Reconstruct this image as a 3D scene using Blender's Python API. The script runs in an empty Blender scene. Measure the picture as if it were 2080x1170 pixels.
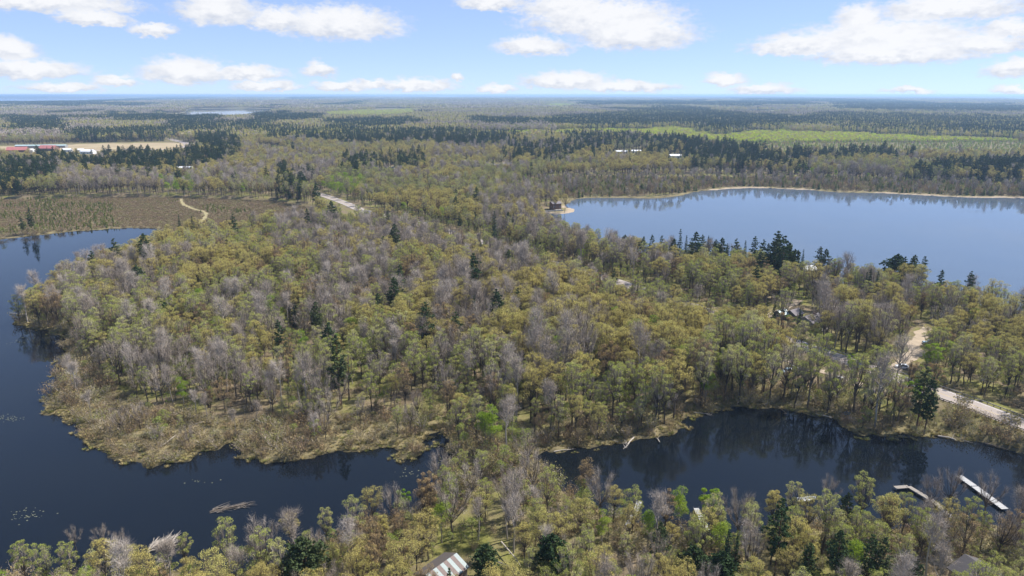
import bpy, math, random
import numpy as np
from mathutils import Vector, Matrix, Euler

S = bpy.context.scene
COL = S.collection
R = math.radians

# ------------------------------------------------------------------ camera
F, CXP, CYP, CH = 1387.0, 1040.0, 585.0, 100.0      # focal length and centre in photo pixels, height above the lake
PITCH = R(15.8)
cam_d = bpy.data.cameras.new('camera')
cam_d.sensor_width = 36.0
cam_d.lens = 36.0 * F / 2080.0
cam_d.clip_start = 1.0
cam_d.clip_end = 200000.0
cam = bpy.data.objects.new('camera', cam_d)
COL.objects.link(cam)
cam.location = (0, 0, CH)
cam.rotation_euler = (R(90) - PITCH, 0, 0)
S.camera = cam

# ------------------------------------------------------------------ sun, sky, exposure
SUN_AZ, SUN_EL = R(68), R(50)                        # azimuth measured from +Y towards +X
sun_d = bpy.data.lights.new('sun', 'SUN')
sun_d.energy = 5.0
sun_d.angle = R(0.5)
sun_d.color = (1.0, 0.955, 0.89)
sun = bpy.data.objects.new('sun', sun_d)
COL.objects.link(sun)
sv = Vector((math.sin(SUN_AZ) * math.cos(SUN_EL), math.cos(SUN_AZ) * math.cos(SUN_EL), math.sin(SUN_EL)))
sun.rotation_euler = sv.to_track_quat('Z', 'Y').to_euler()
sun.location = (0, 0, 400)

S.view_settings.view_transform = 'Standard'
S.view_settings.look = 'None'
S.view_settings.exposure = 0.74
S.view_settings.gamma = 1.0
S.view_settings.use_curve_mapping = False
S.render.engine = 'CYCLES'
cy = S.cycles
cy.max_bounces = 5
cy.diffuse_bounces = 3
cy.glossy_bounces = 2
cy.transmission_bounces = 3
cy.transparent_max_bounces = 4
cy.volume_bounces = 1
cy.use_denoising = True
cy.caustics_reflective = False
cy.caustics_refractive = False
cy.sample_clamp_indirect = 6.0


def pix_dir(px, py):
    u = (px - CXP) / F; v = (py - CYP) / F
    return Vector((u, math.cos(PITCH) - v * math.sin(PITCH), -(math.sin(PITCH) + v * math.cos(PITCH))))


def build_world():
    w = bpy.data.worlds.new('World'); S.world = w; w.use_nodes = True
    nt = w.node_tree; N = nt.nodes; L = nt.links; N.clear()
    out = N.new('ShaderNodeOutputWorld'); bg = N.new('ShaderNodeBackground')
    L.new(bg.outputs[0], out.inputs[0])
    sky = N.new('ShaderNodeTexSky'); sky.sky_type = 'NISHITA'; sky.sun_disc = False
    sky.sun_elevation = SUN_EL; sky.sun_rotation = SUN_AZ
    sky.altitude = 400; sky.air_density = 0.5; sky.dust_density = 0.0; sky.ozone_density = 1.0
    tc = N.new('ShaderNodeTexCoord')
    sep = N.new('ShaderNodeSeparateXYZ'); L.new(tc.outputs['Generated'], sep.inputs[0])

    def M(op, a, b=None, c=None, clamp=False):
        n = N.new('ShaderNodeMath'); n.operation = op; n.use_clamp = clamp
        for i, x in enumerate((a, b, c)):
            if x is None: continue
            if isinstance(x, (int, float)): n.inputs[i].default_value = x
            else: L.new(x, n.inputs[i])
        return n.outputs[0]
    D = 180 / math.pi
    az = M('MULTIPLY', M('ARCTAN2', sep.outputs[0], sep.outputs[1]), D)
    azw = M('WRAP', az, 38.0, -38.0)                  # the same bank of cumulus goes on all round the horizon
    el = M('MULTIPLY', M('ARCSINE', sep.outputs[2]), D)
    comb = N.new('ShaderNodeCombineXYZ'); L.new(az, comb.inputs[0]); L.new(M('MULTIPLY', el, 2.0), comb.inputs[1])

    def noise(scale, detail, rough, off=0.0):
        n = N.new('ShaderNodeTexNoise'); n.inputs['Scale'].default_value = scale
        n.inputs['Detail'].default_value = detail; n.inputs['Roughness'].default_value = rough
        mp = N.new('ShaderNodeMapping'); mp.inputs['Location'].default_value = (off, off * .7, off * .3)
        L.new(comb.outputs[0], mp.inputs[0]); L.new(mp.outputs[0], n.inputs['Vector'])
        return n.outputs['Fac']
    n1 = noise(0.75, 7, 0.62); n2 = noise(0.22, 3, 0.5, 7.3); n3 = noise(1.6, 5, 0.6, 21.0)
    azp = M('ADD', azw, M('MULTIPLY', M('SUBTRACT', n2, 0.5), 3.0))
    elp = M('ADD', el, M('MULTIPLY', M('SUBTRACT', n1, 0.5), 1.5))
    # one group: a cumulus with a flat base
    g = bpy.data.node_groups.new('cumulus', 'ShaderNodeTree')
    for nm in ('az', 'el', 'a', 'e', 'w', 'h'):
        g.interface.new_socket(nm, in_out='INPUT', socket_type='NodeSocketFloat')
    g.interface.new_socket('m', in_out='OUTPUT', socket_type='NodeSocketFloat')
    g.interface.new_socket('t', in_out='OUTPUT', socket_type='NodeSocketFloat')
    gi = g.nodes.new('NodeGroupInput'); go = g.nodes.new('NodeGroupOutput')

    def GM(op, a, b=None, clamp=False):
        n = g.nodes.new('ShaderNodeMath'); n.operation = op; n.use_clamp = clamp
        for i, x in enumerate((a, b)):
            if x is None: continue
            if isinstance(x, (int, float)): n.inputs[i].default_value = x
            else: g.links.new(x, n.inputs[i])
        return n.outputs[0]
    dx = GM('DIVIDE', GM('SUBTRACT', gi.outputs['az'], gi.outputs['a']), gi.outputs['w'])
    dy0 = GM('DIVIDE', GM('SUBTRACT', gi.outputs['el'], gi.outputs['e']), gi.outputs['h'])
    dy = GM('MAXIMUM', dy0, GM('MULTIPLY', dy0, -1.7))
    d2 = GM('ADD', GM('MULTIPLY', dx, dx), GM('MULTIPLY', dy, dy))
    m = GM('SUBTRACT', 1.0, GM('SQRT', d2), clamp=True)
    g.links.new(m, go.inputs['m'])
    g.links.new(GM('MULTIPLY', m, GM('MULTIPLY', GM('ADD', dy0, 0.55), 0.8, clamp=True)), go.inputs['t'])
    # centre x, centre y, half width, half height of the cumulus in the photograph, turned into compass angles
    clouds = [(450, 25, 90, 36), (690, 55, 150, 38), (570, 45, 80, 26), (100, 8, 190, 22), (200, 40, 80, 16), (320, 64, 52, 14), (15, 105, 52, 24),
              (40, 145, 120, 22), (385, 152, 100, 32), (505, 152, 90, 20), (235, 166, 52, 16), (645, 145, 42, 20), (690, 178, 80, 16), (545, 176, 70, 14),
              (850, 176, 110, 20), (932, 158, 20, 9), (1225, 45, 190, 42), (1290, 75, 150, 40), (1150, 20, 120, 26), (1085, 98, 90, 22), (1000, 8, 90, 18),
              (1150, 168, 120, 26), (1260, 178, 130, 16), (1465, 165, 64, 17), (1550, 185, 90, 16), (1740, 45, 60, 30), (1640, 95, 140, 22),
              (1800, 82, 210, 34), (1820, 112, 180, 26), (1930, 22, 150, 28), (2060, 62, 52, 20), (2060, 142, 50, 22), (2070, 184, 40, 12), (1990, 95, 90, 22),
              (120, 180, 90, 12), (760, 172, 50, 14), (1010, 182, 50, 12), (1840, 186, 60, 10)]
    tm = tt = None
    for (cx, cyy, hw, hh) in clouds:
        d = pix_dir(cx, cyy)
        a = math.degrees(math.atan2(d.x, d.y)); e = math.degrees(math.atan2(-0 + d.z, math.hypot(d.x, d.y)))
        gn = N.new('ShaderNodeGroup'); gn.node_tree = g
        L.new(azp, gn.inputs['az']); L.new(elp, gn.inputs['el'])
        gn.inputs['a'].default_value = a; gn.inputs['e'].default_value = e
        gn.inputs['w'].default_value = hw / F * D * 1.15; gn.inputs['h'].default_value = hh / F * D * (1.5 if cyy < 130 else (1.35 if cyy < 160 else 1.2))
        tm = gn.outputs[0] if tm is None else M('MAXIMUM', tm, gn.outputs[0])
        tt = gn.outputs[1] if tt is None else M('MAXIMUM', tt, gn.outputs[1])
    # the field of cumulus overhead
    zc = M('MAXIMUM', sep.outputs[2], 0.02)
    cp = N.new('ShaderNodeCombineXYZ')
    L.new(M('DIVIDE', sep.outputs[0], zc), cp.inputs[0]); L.new(M('DIVIDE', sep.outputs[1], zc), cp.inputs[1])
    nh = N.new('ShaderNodeTexNoise'); nh.inputs['Scale'].default_value = 0.9; nh.inputs['Detail'].default_value = 6
    L.new(cp.outputs[0], nh.inputs['Vector'])
    mr = N.new('ShaderNodeMapRange'); mr.inputs[1].default_value = 0.55; mr.inputs[2].default_value = 0.72; L.new(nh.outputs['Fac'], mr.inputs[0])
    mr2 = N.new('ShaderNodeMapRange'); mr2.inputs[1].default_value = 7.5; mr2.inputs[2].default_value = 12; L.new(el, mr2.inputs[0])
    high = M('MULTIPLY', M('MULTIPLY', mr.outputs[0], mr2.outputs[0]), 0.75)
    edge = M('ADD', tm, M('MULTIPLY', M('SUBTRACT', n3, 0.52), 0.55))
    ss = N.new('ShaderNodeMapRange'); ss.interpolation_type = 'SMOOTHSTEP'
    ss.inputs[1].default_value = 0.13; ss.inputs[2].default_value = 0.56; L.new(edge, ss.inputs[0])
    mask = M('MAXIMUM', M('MULTIPLY', ss.outputs[0], 0.93), high)
    lit = M('ADD', M('MULTIPLY', tt, 1.9), M('MULTIPLY', M('SUBTRACT', n1, 0.40), 1.5), clamp=True)
    cmix = N.new('ShaderNodeMixRGB'); L.new(lit, cmix.inputs[0])
    cmix.inputs[1].default_value = (0.60, 0.645, 0.745, 1); cmix.inputs[2].default_value = (0.95, 0.95, 0.96, 1)
    # sky scaled to daylight strength, deep blue kept
    skys = N.new('ShaderNodeMixRGB'); skys.blend_type = 'MULTIPLY'; skys.inputs[0].default_value = 1
    pre = N.new('ShaderNodeMixRGB'); pre.blend_type = 'MULTIPLY'; pre.inputs[0].default_value = 1; L.new(sky.outputs[0], pre.inputs[1]); pre.inputs[2].default_value = (SKY, SKY, SKY, 1)
    gm = N.new('ShaderNodeGamma'); gm.inputs[1].default_value = 0.44; L.new(pre.outputs[0], gm.inputs[0])      # a hazier, more even spring sky
    L.new(gm.outputs[0], skys.inputs[1]); skys.inputs[2].default_value = (.475 / SKY, .565 / SKY, .755 / SKY, 1)
    inv = 1.0 / SKY
    csc = N.new('ShaderNodeMixRGB'); csc.blend_type = 'MULTIPLY'; csc.inputs[0].default_value = 1
    L.new(cmix.outputs[0], csc.inputs[1]); csc.inputs[2].default_value = (inv * .62, inv * .62, inv * .62, 1)
    fin = N.new('ShaderNodeMixRGB'); L.new(mask, fin.inputs[0]); L.new(skys.outputs[0], fin.inputs[1]); L.new(csc.outputs[0], fin.inputs[2])
    L.new(fin.outputs[0], bg.inputs[0]); bg.inputs[1].default_value = SKY


SKY = 0.11
build_world()


# ------------------------------------------------------------------ small tools
def tag(o, label=None, cat=None, group=None, kind=None):
    if label: o['label'] = label
    if cat: o['category'] = cat
    if group: o['group'] = group
    if kind: o['kind'] = kind
    return o


def empty(name, loc=(0, 0, 0), rz=0.0, label=None, cat=None, group=None):
    o = bpy.data.objects.new(name, None); COL.objects.link(o)
    o.location = loc; o.rotation_euler = (0, 0, rz); o.empty_display_size = 0.5
    return tag(o, label, cat, group)


def mesh_obj(name, me, parent=None):
    o = bpy.data.objects.new(name, me); COL.objects.link(o); o.parent = parent
    return o


class MB:
    """collects boxes, tubes and polygons; build() links them as one mesh object"""
    def __init__(s): s.v = []; s.f = []
    def poly(s, pts):
        n = len(s.v); s.v += [tuple(p) for p in pts]; s.f.append(tuple(range(n, n + len(pts))))
    def hexa(s, p):
        n = len(s.v); s.v += [tuple(q) for q in p]
        for f in ((0, 3, 2, 1), (4, 5, 6, 7), (0, 1, 5, 4), (1, 2, 6, 5), (2, 3, 7, 6), (3, 0, 4, 7)): s.f.append(tuple(n + i for i in f))
        return s
    def box(s, x0, x1, y0, y1, z0, z1):
        return s.hexa([(x0, y0, z0), (x1, y0, z0), (x1, y1, z0), (x0, y1, z0), (x0, y0, z1), (x1, y0, z1), (x1, y1, z1), (x0, y1, z1)])
    def tube(s, pts, rad, n=6, cap=True):
        base = len(s.v); pts = [Vector(p) for p in pts]
        for i, p in enumerate(pts):
            d = (pts[min(i + 1, len(pts) - 1)] - pts[max(i - 1, 0)]).normalized()
            a = d.cross(Vector((0.31, 0.17, 0.93))); a = a.normalized() if a.length > 1e-3 else Vector((1, 0, 0)); b = d.cross(a)
            r = rad[i] if isinstance(rad, (list, tuple)) else rad
            for k in range(n):
                t = 2 * math.pi * k / n; s.v.append(tuple(p + a * (r * math.cos(t)) + b * (r * math.sin(t))))
        for i in range(len(pts) - 1):
            for k in range(n):
                s.f.append((base + i * n + k, base + i * n + (k + 1) % n, base + (i + 1) * n + (k + 1) % n, base + (i + 1) * n + k))
        if cap:
            s.f.append(tuple(base + k for k in range(n))[::-1]); e = base + (len(pts) - 1) * n; s.f.append(tuple(e + k for k in range(n)))
        return s
    def mesh(s, name, mat):
        me = bpy.data.meshes.new(name); me.from_pydata(s.v, [], s.f)
        if mat: me.materials.append(mat)
        return me
    def build(s, name, mat, parent=None): return mesh_obj(name, s.mesh(name, mat), parent)


# numpy value noise
def _h(ix, iy, s):
    n = (ix.astype(np.int64) * 374761393 + iy.astype(np.int64) * 668265263 + s * 982451653) & 0x7fffffff
    n = ((n ^ (n >> 13)) * 1274126177) & 0x7fffffff
    return ((n ^ (n >> 16)) & 0xffff) / 65535.0


def vnoise(x, y, s=0):
    xi = np.floor(x); yi = np.floor(y); fx = x - xi; fy = y - yi
    fx = fx * fx * (3 - 2 * fx); fy = fy * fy * (3 - 2 * fy)
    a = _h(xi, yi, s); b = _h(xi + 1, yi, s); c = _h(xi, yi + 1, s); d = _h(xi + 1, yi + 1, s)
    return (a * (1 - fx) + b * fx) * (1 - fy) + (c * (1 - fx) + d * fx) * fy


def fbm(x, y, s=0, o=3):
    t = 0; a = 0.5; k = 0
    for i in range(o):
        t = t + a * vnoise(x, y, s + i * 17); k += a; x = x * 2.03 + 5.1; y = y * 2.03 + 3.7; a *= 0.5
    return t / k


def at(px, py, z=0.0):
    d = pix_dir(px, py); k = (CH - z) / -d.z
    return (d.x * k, d.y * k)


def project(x, y, z):
    dz = z - CH; cz = y * math.cos(PITCH) - dz * math.sin(PITCH); cu = y * math.sin(PITCH) + dz * math.cos(PITCH)
    cz = np.maximum(cz, 1e-3)
    return CXP + F * x / cz, CYP - F * cu / cz


def catmull(p, closed, sub=6):
    p = np.array(p, float); n = len(p); out = []
    for i in range(n if closed else n - 1):
        g = (lambda k: p[k % n]) if closed else (lambda k: p[min(max(k, 0), n - 1)])
        a, b, c, d = g(i - 1), g(i), g(i + 1), g(i + 2)
        for j in range(sub):
            t = j / sub
            out.append(0.5 * (2 * b + (c - a) * t + (2 * a - 5 * b + 4 * c - d) * t * t + (3 * b - a - 3 * c + d) * t ** 3))
    if not closed: out.append(p[-1])
    return np.array(out)


def inside(poly, x, y):
    r = np.zeros(x.shape, bool); n = len(poly); j = n - 1
    for i in range(n):
        xi, yi = poly[i]; xj, yj = poly[j]
        if yi != yj:
            r ^= ((yi > y) != (yj > y)) & (x < (xj - xi) * (y - yi) / (yj - yi) + xi)
        j = i
    return r


def dist_line(pl, x, y, closed=False):
    best = np.full(x.shape, 1e18); n = len(pl)
    for i in range(n if closed else n - 1):
        ax, ay = pl[i]; bx, by = pl[(i + 1) % n]; dx, dy = bx - ax, by - ay; l2 = dx * dx + dy * dy + 1e-9
        t = np.clip(((x - ax) * dx + (y - ay) * dy) / l2, 0, 1)
        best = np.minimum(best, (x - ax - t * dx) ** 2 + (y - ay - t * dy) ** 2)
    return np.sqrt(best)


# ------------------------------------------------------------------ the lie of the land (photo points laid onto the ground plane)
def lay(pts, z=0.0): return [at(a, b, z) for a, b in pts]


channel = lay([(-420, 560), (-260, 505), (0, 486), (120, 473), (250, 464), (322, 465), (342, 480), (322, 505), (262, 528), (204, 545), (152, 560), (126, 571), (100, 590),
               (64, 620), (36, 652), (58, 667), (100, 673), (136, 688), (130, 722), (110, 770), (116, 800), (103, 830), (128, 852), (165, 885), (215, 922),
               (245, 935), (320, 943), (380, 937), (405, 922), (440, 915), (470, 906), (484, 925), (540, 939), (600, 938), (645, 926), (700, 914), (750, 912),
               (795, 910), (825, 927), (852, 915), (870, 896), (892, 880), (908, 908), (925, 938), (915, 958), (880, 1000), (800, 1052), (700, 1080), (610, 1130),
               (530, 1160), (430, 1178), (340, 1152), (250, 1172), (100, 1182), (0, 1172), (-250, 1160), (-520, 1150)])
channel = channel + [(-420, 190), (-520, 330)]
pond = lay([(1098, 946), (1112, 920), (1200, 905), (1300, 896), (1352, 880), (1400, 850), (1440, 836), (1500, 828), (1600, 833), (1680, 851), (1702, 866), (1760, 881),
            (1830, 887), (1900, 889), (1960, 891), (2010, 902), (2085, 916), (2250, 960), (2400, 1010), (2350, 1080), (2200, 1085), (2080, 1066), (1990, 1084), (1900, 1078), (1760, 1066),
            (1640, 1062), (1560, 1084), (1480, 1092), (1400, 1082), (1300, 1066), (1200, 1034), (1140, 992)])
lake = lay([(1118, 447), (1098, 434), (1140, 435), (1166, 430), (1164, 423), (1150, 420), (1172, 404), (1240, 402), (1330, 403), (1385, 397), (1420, 389), (1520, 382), (1640, 386), (1700, 391), (1800, 393), (1960, 401),
            (2090, 403), (2500, 420), (3000, 480), (2800, 640), (2300, 730), (2085, 662), (1960, 622), (1850, 606), (1740, 592), (1690, 582), (1645, 564), (1600, 564), (1560, 558), (1450, 543), (1340, 533),
            (1250, 517), (1180, 494), (1135, 466)])
far_lake_a = [(-11500, 8900), (-5900, 8700), (-7300, 13500), (-11500, 20500), (-19000, 22000)]
far_lake_b = [(-1560, 3050), (-1160, 3000), (-1400, 4100), (-1800, 5200), (-2350, 5250), (-1900, 4100)]
far_lake_c = [(-1050, 5600), (-800, 5600), (-830, 6300), (-1100, 6200)]
WATERS = [catmull(channel, True, 3), catmull(pond, True, 3), catmull(lake, True, 3), np.array(far_lake_a), catmull(far_lake_b, True, 3), catmull(far_lake_c, True, 3)]
road = catmull(lay([(2420, 985), (2250, 922), (2080, 862), (1927, 805), (1756, 745), (1602, 692), (1424, 628), (1275, 579), (1145, 541), (1035, 509), (850, 452), (745, 430), (700, 412), (640, 391), (560, 368)], 3.2), False, 8)
field_road = catmull(lay([(150, 306), (260, 304.5), (355, 303.5), (374, 300), (383, 294), (372, 289), (352, 284), (347, 281)], 3), False, 6)
drive_a = catmull(lay([(1800, 757), (1835, 735), (1862, 715), (1858, 700), (1866, 688), (1880, 672), (1886, 660)], 3), False, 6)
drive_b = catmull(lay([(1520, 664), (1560, 646), (1590, 628), (1607, 618), (1622, 608)], 3), False, 6)
trail = catmull(lay([(368, 404), (372, 414), (392, 424), (412, 429), (419, 437), (413, 446), (403, 455)], .6), False, 6)
lane = catmull(lay([(1560, 716), (1640, 745), (1700, 762), (1790, 796), (1850, 800)], 3), False, 6)
PATHS = [(road, 4.6), (drive_a, 3.4), (drive_b, 2.4), (trail, 2.6), (field_road, 8.0), (lane, 2.2)]
P_BOG = lay([(-500, 500), (0, 484), (120, 470), (322, 463), (345, 478), (352, 503), (400, 500), (520, 488), (650, 468), (644, 424), (560, 410), (440, 405), (300, 402), (150, 403), (0, 407), (-400, 420)])
P_FIELD = lay([(-300, 304), (0, 305), (180, 307), (372, 305), (392, 299), (392, 291), (330, 290), (180, 293), (60, 297), (-300, 296)], 3)
P_OPEN = lay([(-300, 318), (0, 320), (190, 324), (372, 320), (400, 312), (400, 290), (330, 288), (180, 291), (60, 295), (-300, 294)], 3)
P_FIELD2 = lay([(372, 274), (520, 274), (524, 271), (372, 271)], 3)
P_MARSH = lay([(150, 690), (128, 722), (105, 770), (95, 830), (215, 945), (320, 960), (480, 940), (600, 955), (760, 925), (900, 930), (905, 895), (870, 850), (760, 845), (640, 855), (520, 860), (420, 850), (330, 845), (240, 800), (190, 740)])


def water_sd(x, y):
    sd = np.full(x.shape, 1e9)
    for w in WATERS:
        ctr = w.mean(0); rad = np.sqrt(((w - ctr) ** 2).sum(1)).max()
        near = (np.hypot(x - ctr[0], y - ctr[1]) < rad + 2600)
        if not near.any(): continue
        xx = x[near]; yy = y[near]
        d = dist_line(w, xx, yy, True); d = np.where(inside(w, xx, yy), -d, d)
        sd[near] = np.minimum(sd[near], d)
    wob = (fbm(x / 8, y / 8, 3) - .5) * 4.2 + (vnoise(x / 4.6, y / 4.6, 8) - .5) * 4.0 + (vnoise(x / 2.4, y / 2.4, 9) - .5) * 1.8
    return sd + wob * np.clip(1.3 - np.abs(sd) / 14, 0, 1) * (y < 1200)


def sstep(a, b, x):
    t = np.clip((x - a) / (b - a), 0, 1); return t * t * (3 - 2 * t)


def land(x, y, sd=None):
    x = np.asarray(x, float); y = np.asarray(y, float)
    if sd is None: sd = water_sd(x, y)
    p = np.maximum(sd, 0)
    bog = inside(P_BOG, x, y)
    rise = 2.6 + 2.4 * (fbm(x / 130, y / 130, 11) - .35)
    z = 0.10 + 0.42 * (1 - np.exp(-p / 4)) + np.where(bog, 0.1, rise) * (1 - np.exp(-p / 75)) + (fbm(x / 14, y / 14, 5) - .5) * 0.7 * np.clip(p / 15, 0, 1)
    amp = np.clip((y - 1300) / 7000, 0, 1) * 26 * sstep(300, 2500, np.where(y > 1300, sd, 0))
    z = z + amp * fbm(x / 2300, y / 1500, 29)
    z = np.where(sd < 0, np.maximum(sd * 0.22 - 0.03, -2.5), z)
    for pl, w in PATHS:
        zr = 3.2 if pl is road else (0.62 if pl is trail else 2.9)
        box = (x > pl[:, 0].min() - 30) & (x < pl[:, 0].max() + 30) & (y > pl[:, 1].min() - 30) & (y < pl[:, 1].max() + 30)
        if box.any():
            d = dist_line(pl, x[box], y[box]); k = 1 - sstep(w + 1.5, w + 12, d)
            z[box] = np.where(sd[box] > -1, z[box] * (1 - k) + (zr - 0.14) * k, z[box])
    return z


def hz(x, y): return float(land(np.array([x]), np.array([y]))[0])


def G(px, py):
    z = 3.0
    for _ in range(4):
        x, y = at(px, py, z); z = max(hz(x, y), 0.0)
    return x, y, z


# ------------------------------------------------------------------ materials
def nodes_of(name):
    m = bpy.data.materials.new(name); m.use_nodes = True
    nt = m.node_tree; bs = nt.nodes.get('Principled BSDF')
    return m, nt, nt.nodes, nt.links, bs


def plain(name, c, rough=0.85, var=0.12, scale=3.0, metal=0.0, bump=0.0):
    m, nt, N, L, bs = nodes_of(name)
    tc = N.new('ShaderNodeTexCoord'); no = N.new('ShaderNodeTexNoise'); no.inputs['Scale'].default_value = scale; no.inputs['Detail'].default_value = 6
    L.new(tc.outputs['Object'], no.inputs['Vector'])
    mx = N.new('ShaderNodeMixRGB'); L.new(no.outputs['Fac'], mx.inputs[0])
    mx.inputs[1].default_value = tuple(max(0, k * (1 - var * 2)) for k in c) + (1,); mx.inputs[2].default_value = tuple(min(1, k * (1 + var * 2)) for k in c) + (1,)
    L.new(mx.outputs[0], bs.inputs['Base Color']); bs.inputs['Roughness'].default_value = rough; bs.inputs['Metallic'].default_value = metal
    if bump:
        b = N.new('ShaderNodeBump'); b.inputs['Strength'].default_value = bump; L.new(no.outputs['Fac'], b.inputs['Height']); L.new(b.outputs[0], bs.inputs['Normal'])
    return m


def leaf_mat(name, ca, cb, cc, trans=0.3):
    """leaf colour differs from tree to tree and a little from clump to clump"""
    m = bpy.data.materials.new(name); m.use_nodes = True; nt = m.node_tree; N = nt.nodes; L = nt.links; N.clear()
    out = N.new('ShaderNodeOutputMaterial'); oi = N.new('ShaderNodeObjectInfo')
    cr = N.new('ShaderNodeValToRGB'); e = cr.color_ramp.elements
    e[0].position = 0; e[0].color = ca + (1,); e[1].position = 1; e[1].color = cc + (1,); k = e.new(0.5); k.color = cb + (1,)
    L.new(oi.outputs['Random'], cr.inputs[0])
    geo = N.new('ShaderNodeNewGeometry'); hs = N.new('ShaderNodeHueSaturation')
    mr = N.new('ShaderNodeMapRange'); mr.inputs[3].default_value = 0.76; mr.inputs[4].default_value = 1.24
    L.new(geo.outputs['Random Per Island'], mr.inputs[0]); L.new(mr.outputs[0], hs.inputs['Value']); L.new(cr.outputs[0], hs.inputs['Color'])
    df = N.new('ShaderNodeBsdfDiffuse'); tr = N.new('ShaderNodeBsdfTranslucent'); mx = N.new('ShaderNodeMixShader'); mx.inputs[0].default_value = trans
    L.new(hs.outputs[0], df.inputs[0]); L.new(hs.outputs[0], tr.inputs[0]); L.new(df.outputs[0], mx.inputs[1]); L.new(tr.outputs[0], mx.inputs[2]); L.new(mx.outputs[0], out.inputs[0])
    return m


def wood_mat(name, ca, cb):
    m = bpy.data.materials.new(name); m.use_nodes = True; nt = m.node_tree; N = nt.nodes; L = nt.links; N.clear()
    out = N.new('ShaderNodeOutputMaterial'); oi = N.new('ShaderNodeObjectInfo'); tc = N.new('ShaderNodeTexCoord')
    no = N.new('ShaderNodeTexNoise'); no.inputs['Scale'].default_value = 2.5; no.inputs['Detail'].default_value = 3; L.new(tc.outputs['Object'], no.inputs['Vector'])
    ad = N.new('ShaderNodeMath'); ad.operation = 'MULTIPLY_ADD'; L.new(no.outputs['Fac'], ad.inputs[0]); ad.inputs[1].default_value = 0.5; L.new(oi.outputs['Random'], ad.inputs[2])
    sb = N.new('ShaderNodeMath'); sb.operation = 'SUBTRACT'; sb.use_clamp = True; L.new(ad.outputs[0], sb.inputs[0]); sb.inputs[1].default_value = 0.25
    mx = N.new('ShaderNodeMixRGB'); L.new(sb.outputs[0], mx.inputs[0]); mx.inputs[1].default_value = ca + (1,); mx.inputs[2].default_value = cb + (1,)
    df = N.new('ShaderNodeBsdfDiffuse'); L.new(mx.outputs[0], df.inputs[0]); L.new(df.outputs[0], out.inputs[0])
    return m


M = {}
M['bark'] = wood_mat('bark', (0.07, 0.056, 0.045), (0.15, 0.125, 0.10))
M['bark_pale'] = wood_mat('bark_pale', (0.20, 0.175, 0.15), (0.38, 0.34, 0.30))
M['bark_red'] = wood_mat('bark_red', (0.10, 0.06, 0.045), (0.17, 0.10, 0.07))
M['twig'] = wood_mat('twig', (0.34, 0.28, 0.225), (0.50, 0.43, 0.365))
M['twig_brown'] = wood_mat('twig_brown', (0.16, 0.12, 0.085), (0.25, 0.19, 0.13))
M['gold'] = leaf_mat('leaf_gold', (0.43, 0.365, 0.125), (0.50, 0.425, 0.14), (0.44, 0.405, 0.135))
M['olive'] = leaf_mat('leaf_olive', (0.38, 0.385, 0.12), (0.32, 0.35, 0.085), (0.45, 0.435, 0.175))
M['ruddy'] = leaf_mat('leaf_ruddy', (0.35, 0.24, 0.12), (0.38, 0.28, 0.13), (0.31, 0.21, 0.125))
M['fresh'] = leaf_mat('leaf_fresh', (0.21, 0.32, 0.035), (0.28, 0.38, 0.045), (0.31, 0.37, 0.06), 0.4)
M['sap'] = leaf_mat('leaf_sapling', (0.30, 0.33, 0.085), (0.27, 0.33, 0.07), (0.35, 0.33, 0.13), 0.35)
M['lime'] = leaf_mat('leaf_lime', (0.46, 0.54, 0.04), (0.54, 0.60, 0.05), (0.46, 0.48, 0.08), 0.3)
M['needle'] = leaf_mat('needle_pine', (0.040, 0.066, 0.028), (0.055, 0.082, 0.034), (0.075, 0.092, 0.040), 0.12)
M['needle_dark'] = leaf_mat('needle_spruce', (0.034, 0.060, 0.034), (0.046, 0.074, 0.038), (0.060, 0.080, 0.040), 0.1)
M['brush'] = leaf_mat('brush_leaf', (0.27, 0.24, 0.10), (0.30, 0.235, 0.12), (0.22, 0.23, 0.075))
M['straw'] = leaf_mat('straw', (0.27, 0.225, 0.10), (0.33, 0.265, 0.13), (0.21, 0.215, 0.06), 0.2)
M['larch'] = leaf_mat('larch', (0.22, 0.25, 0.07), (0.26, 0.27, 0.085), (0.20, 0.22, 0.07))
M['heath'] = leaf_mat('heath', (0.21, 0.16, 0.10), (0.25, 0.185, 0.115), (0.22, 0.205, 0.09), 0.15)


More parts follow.
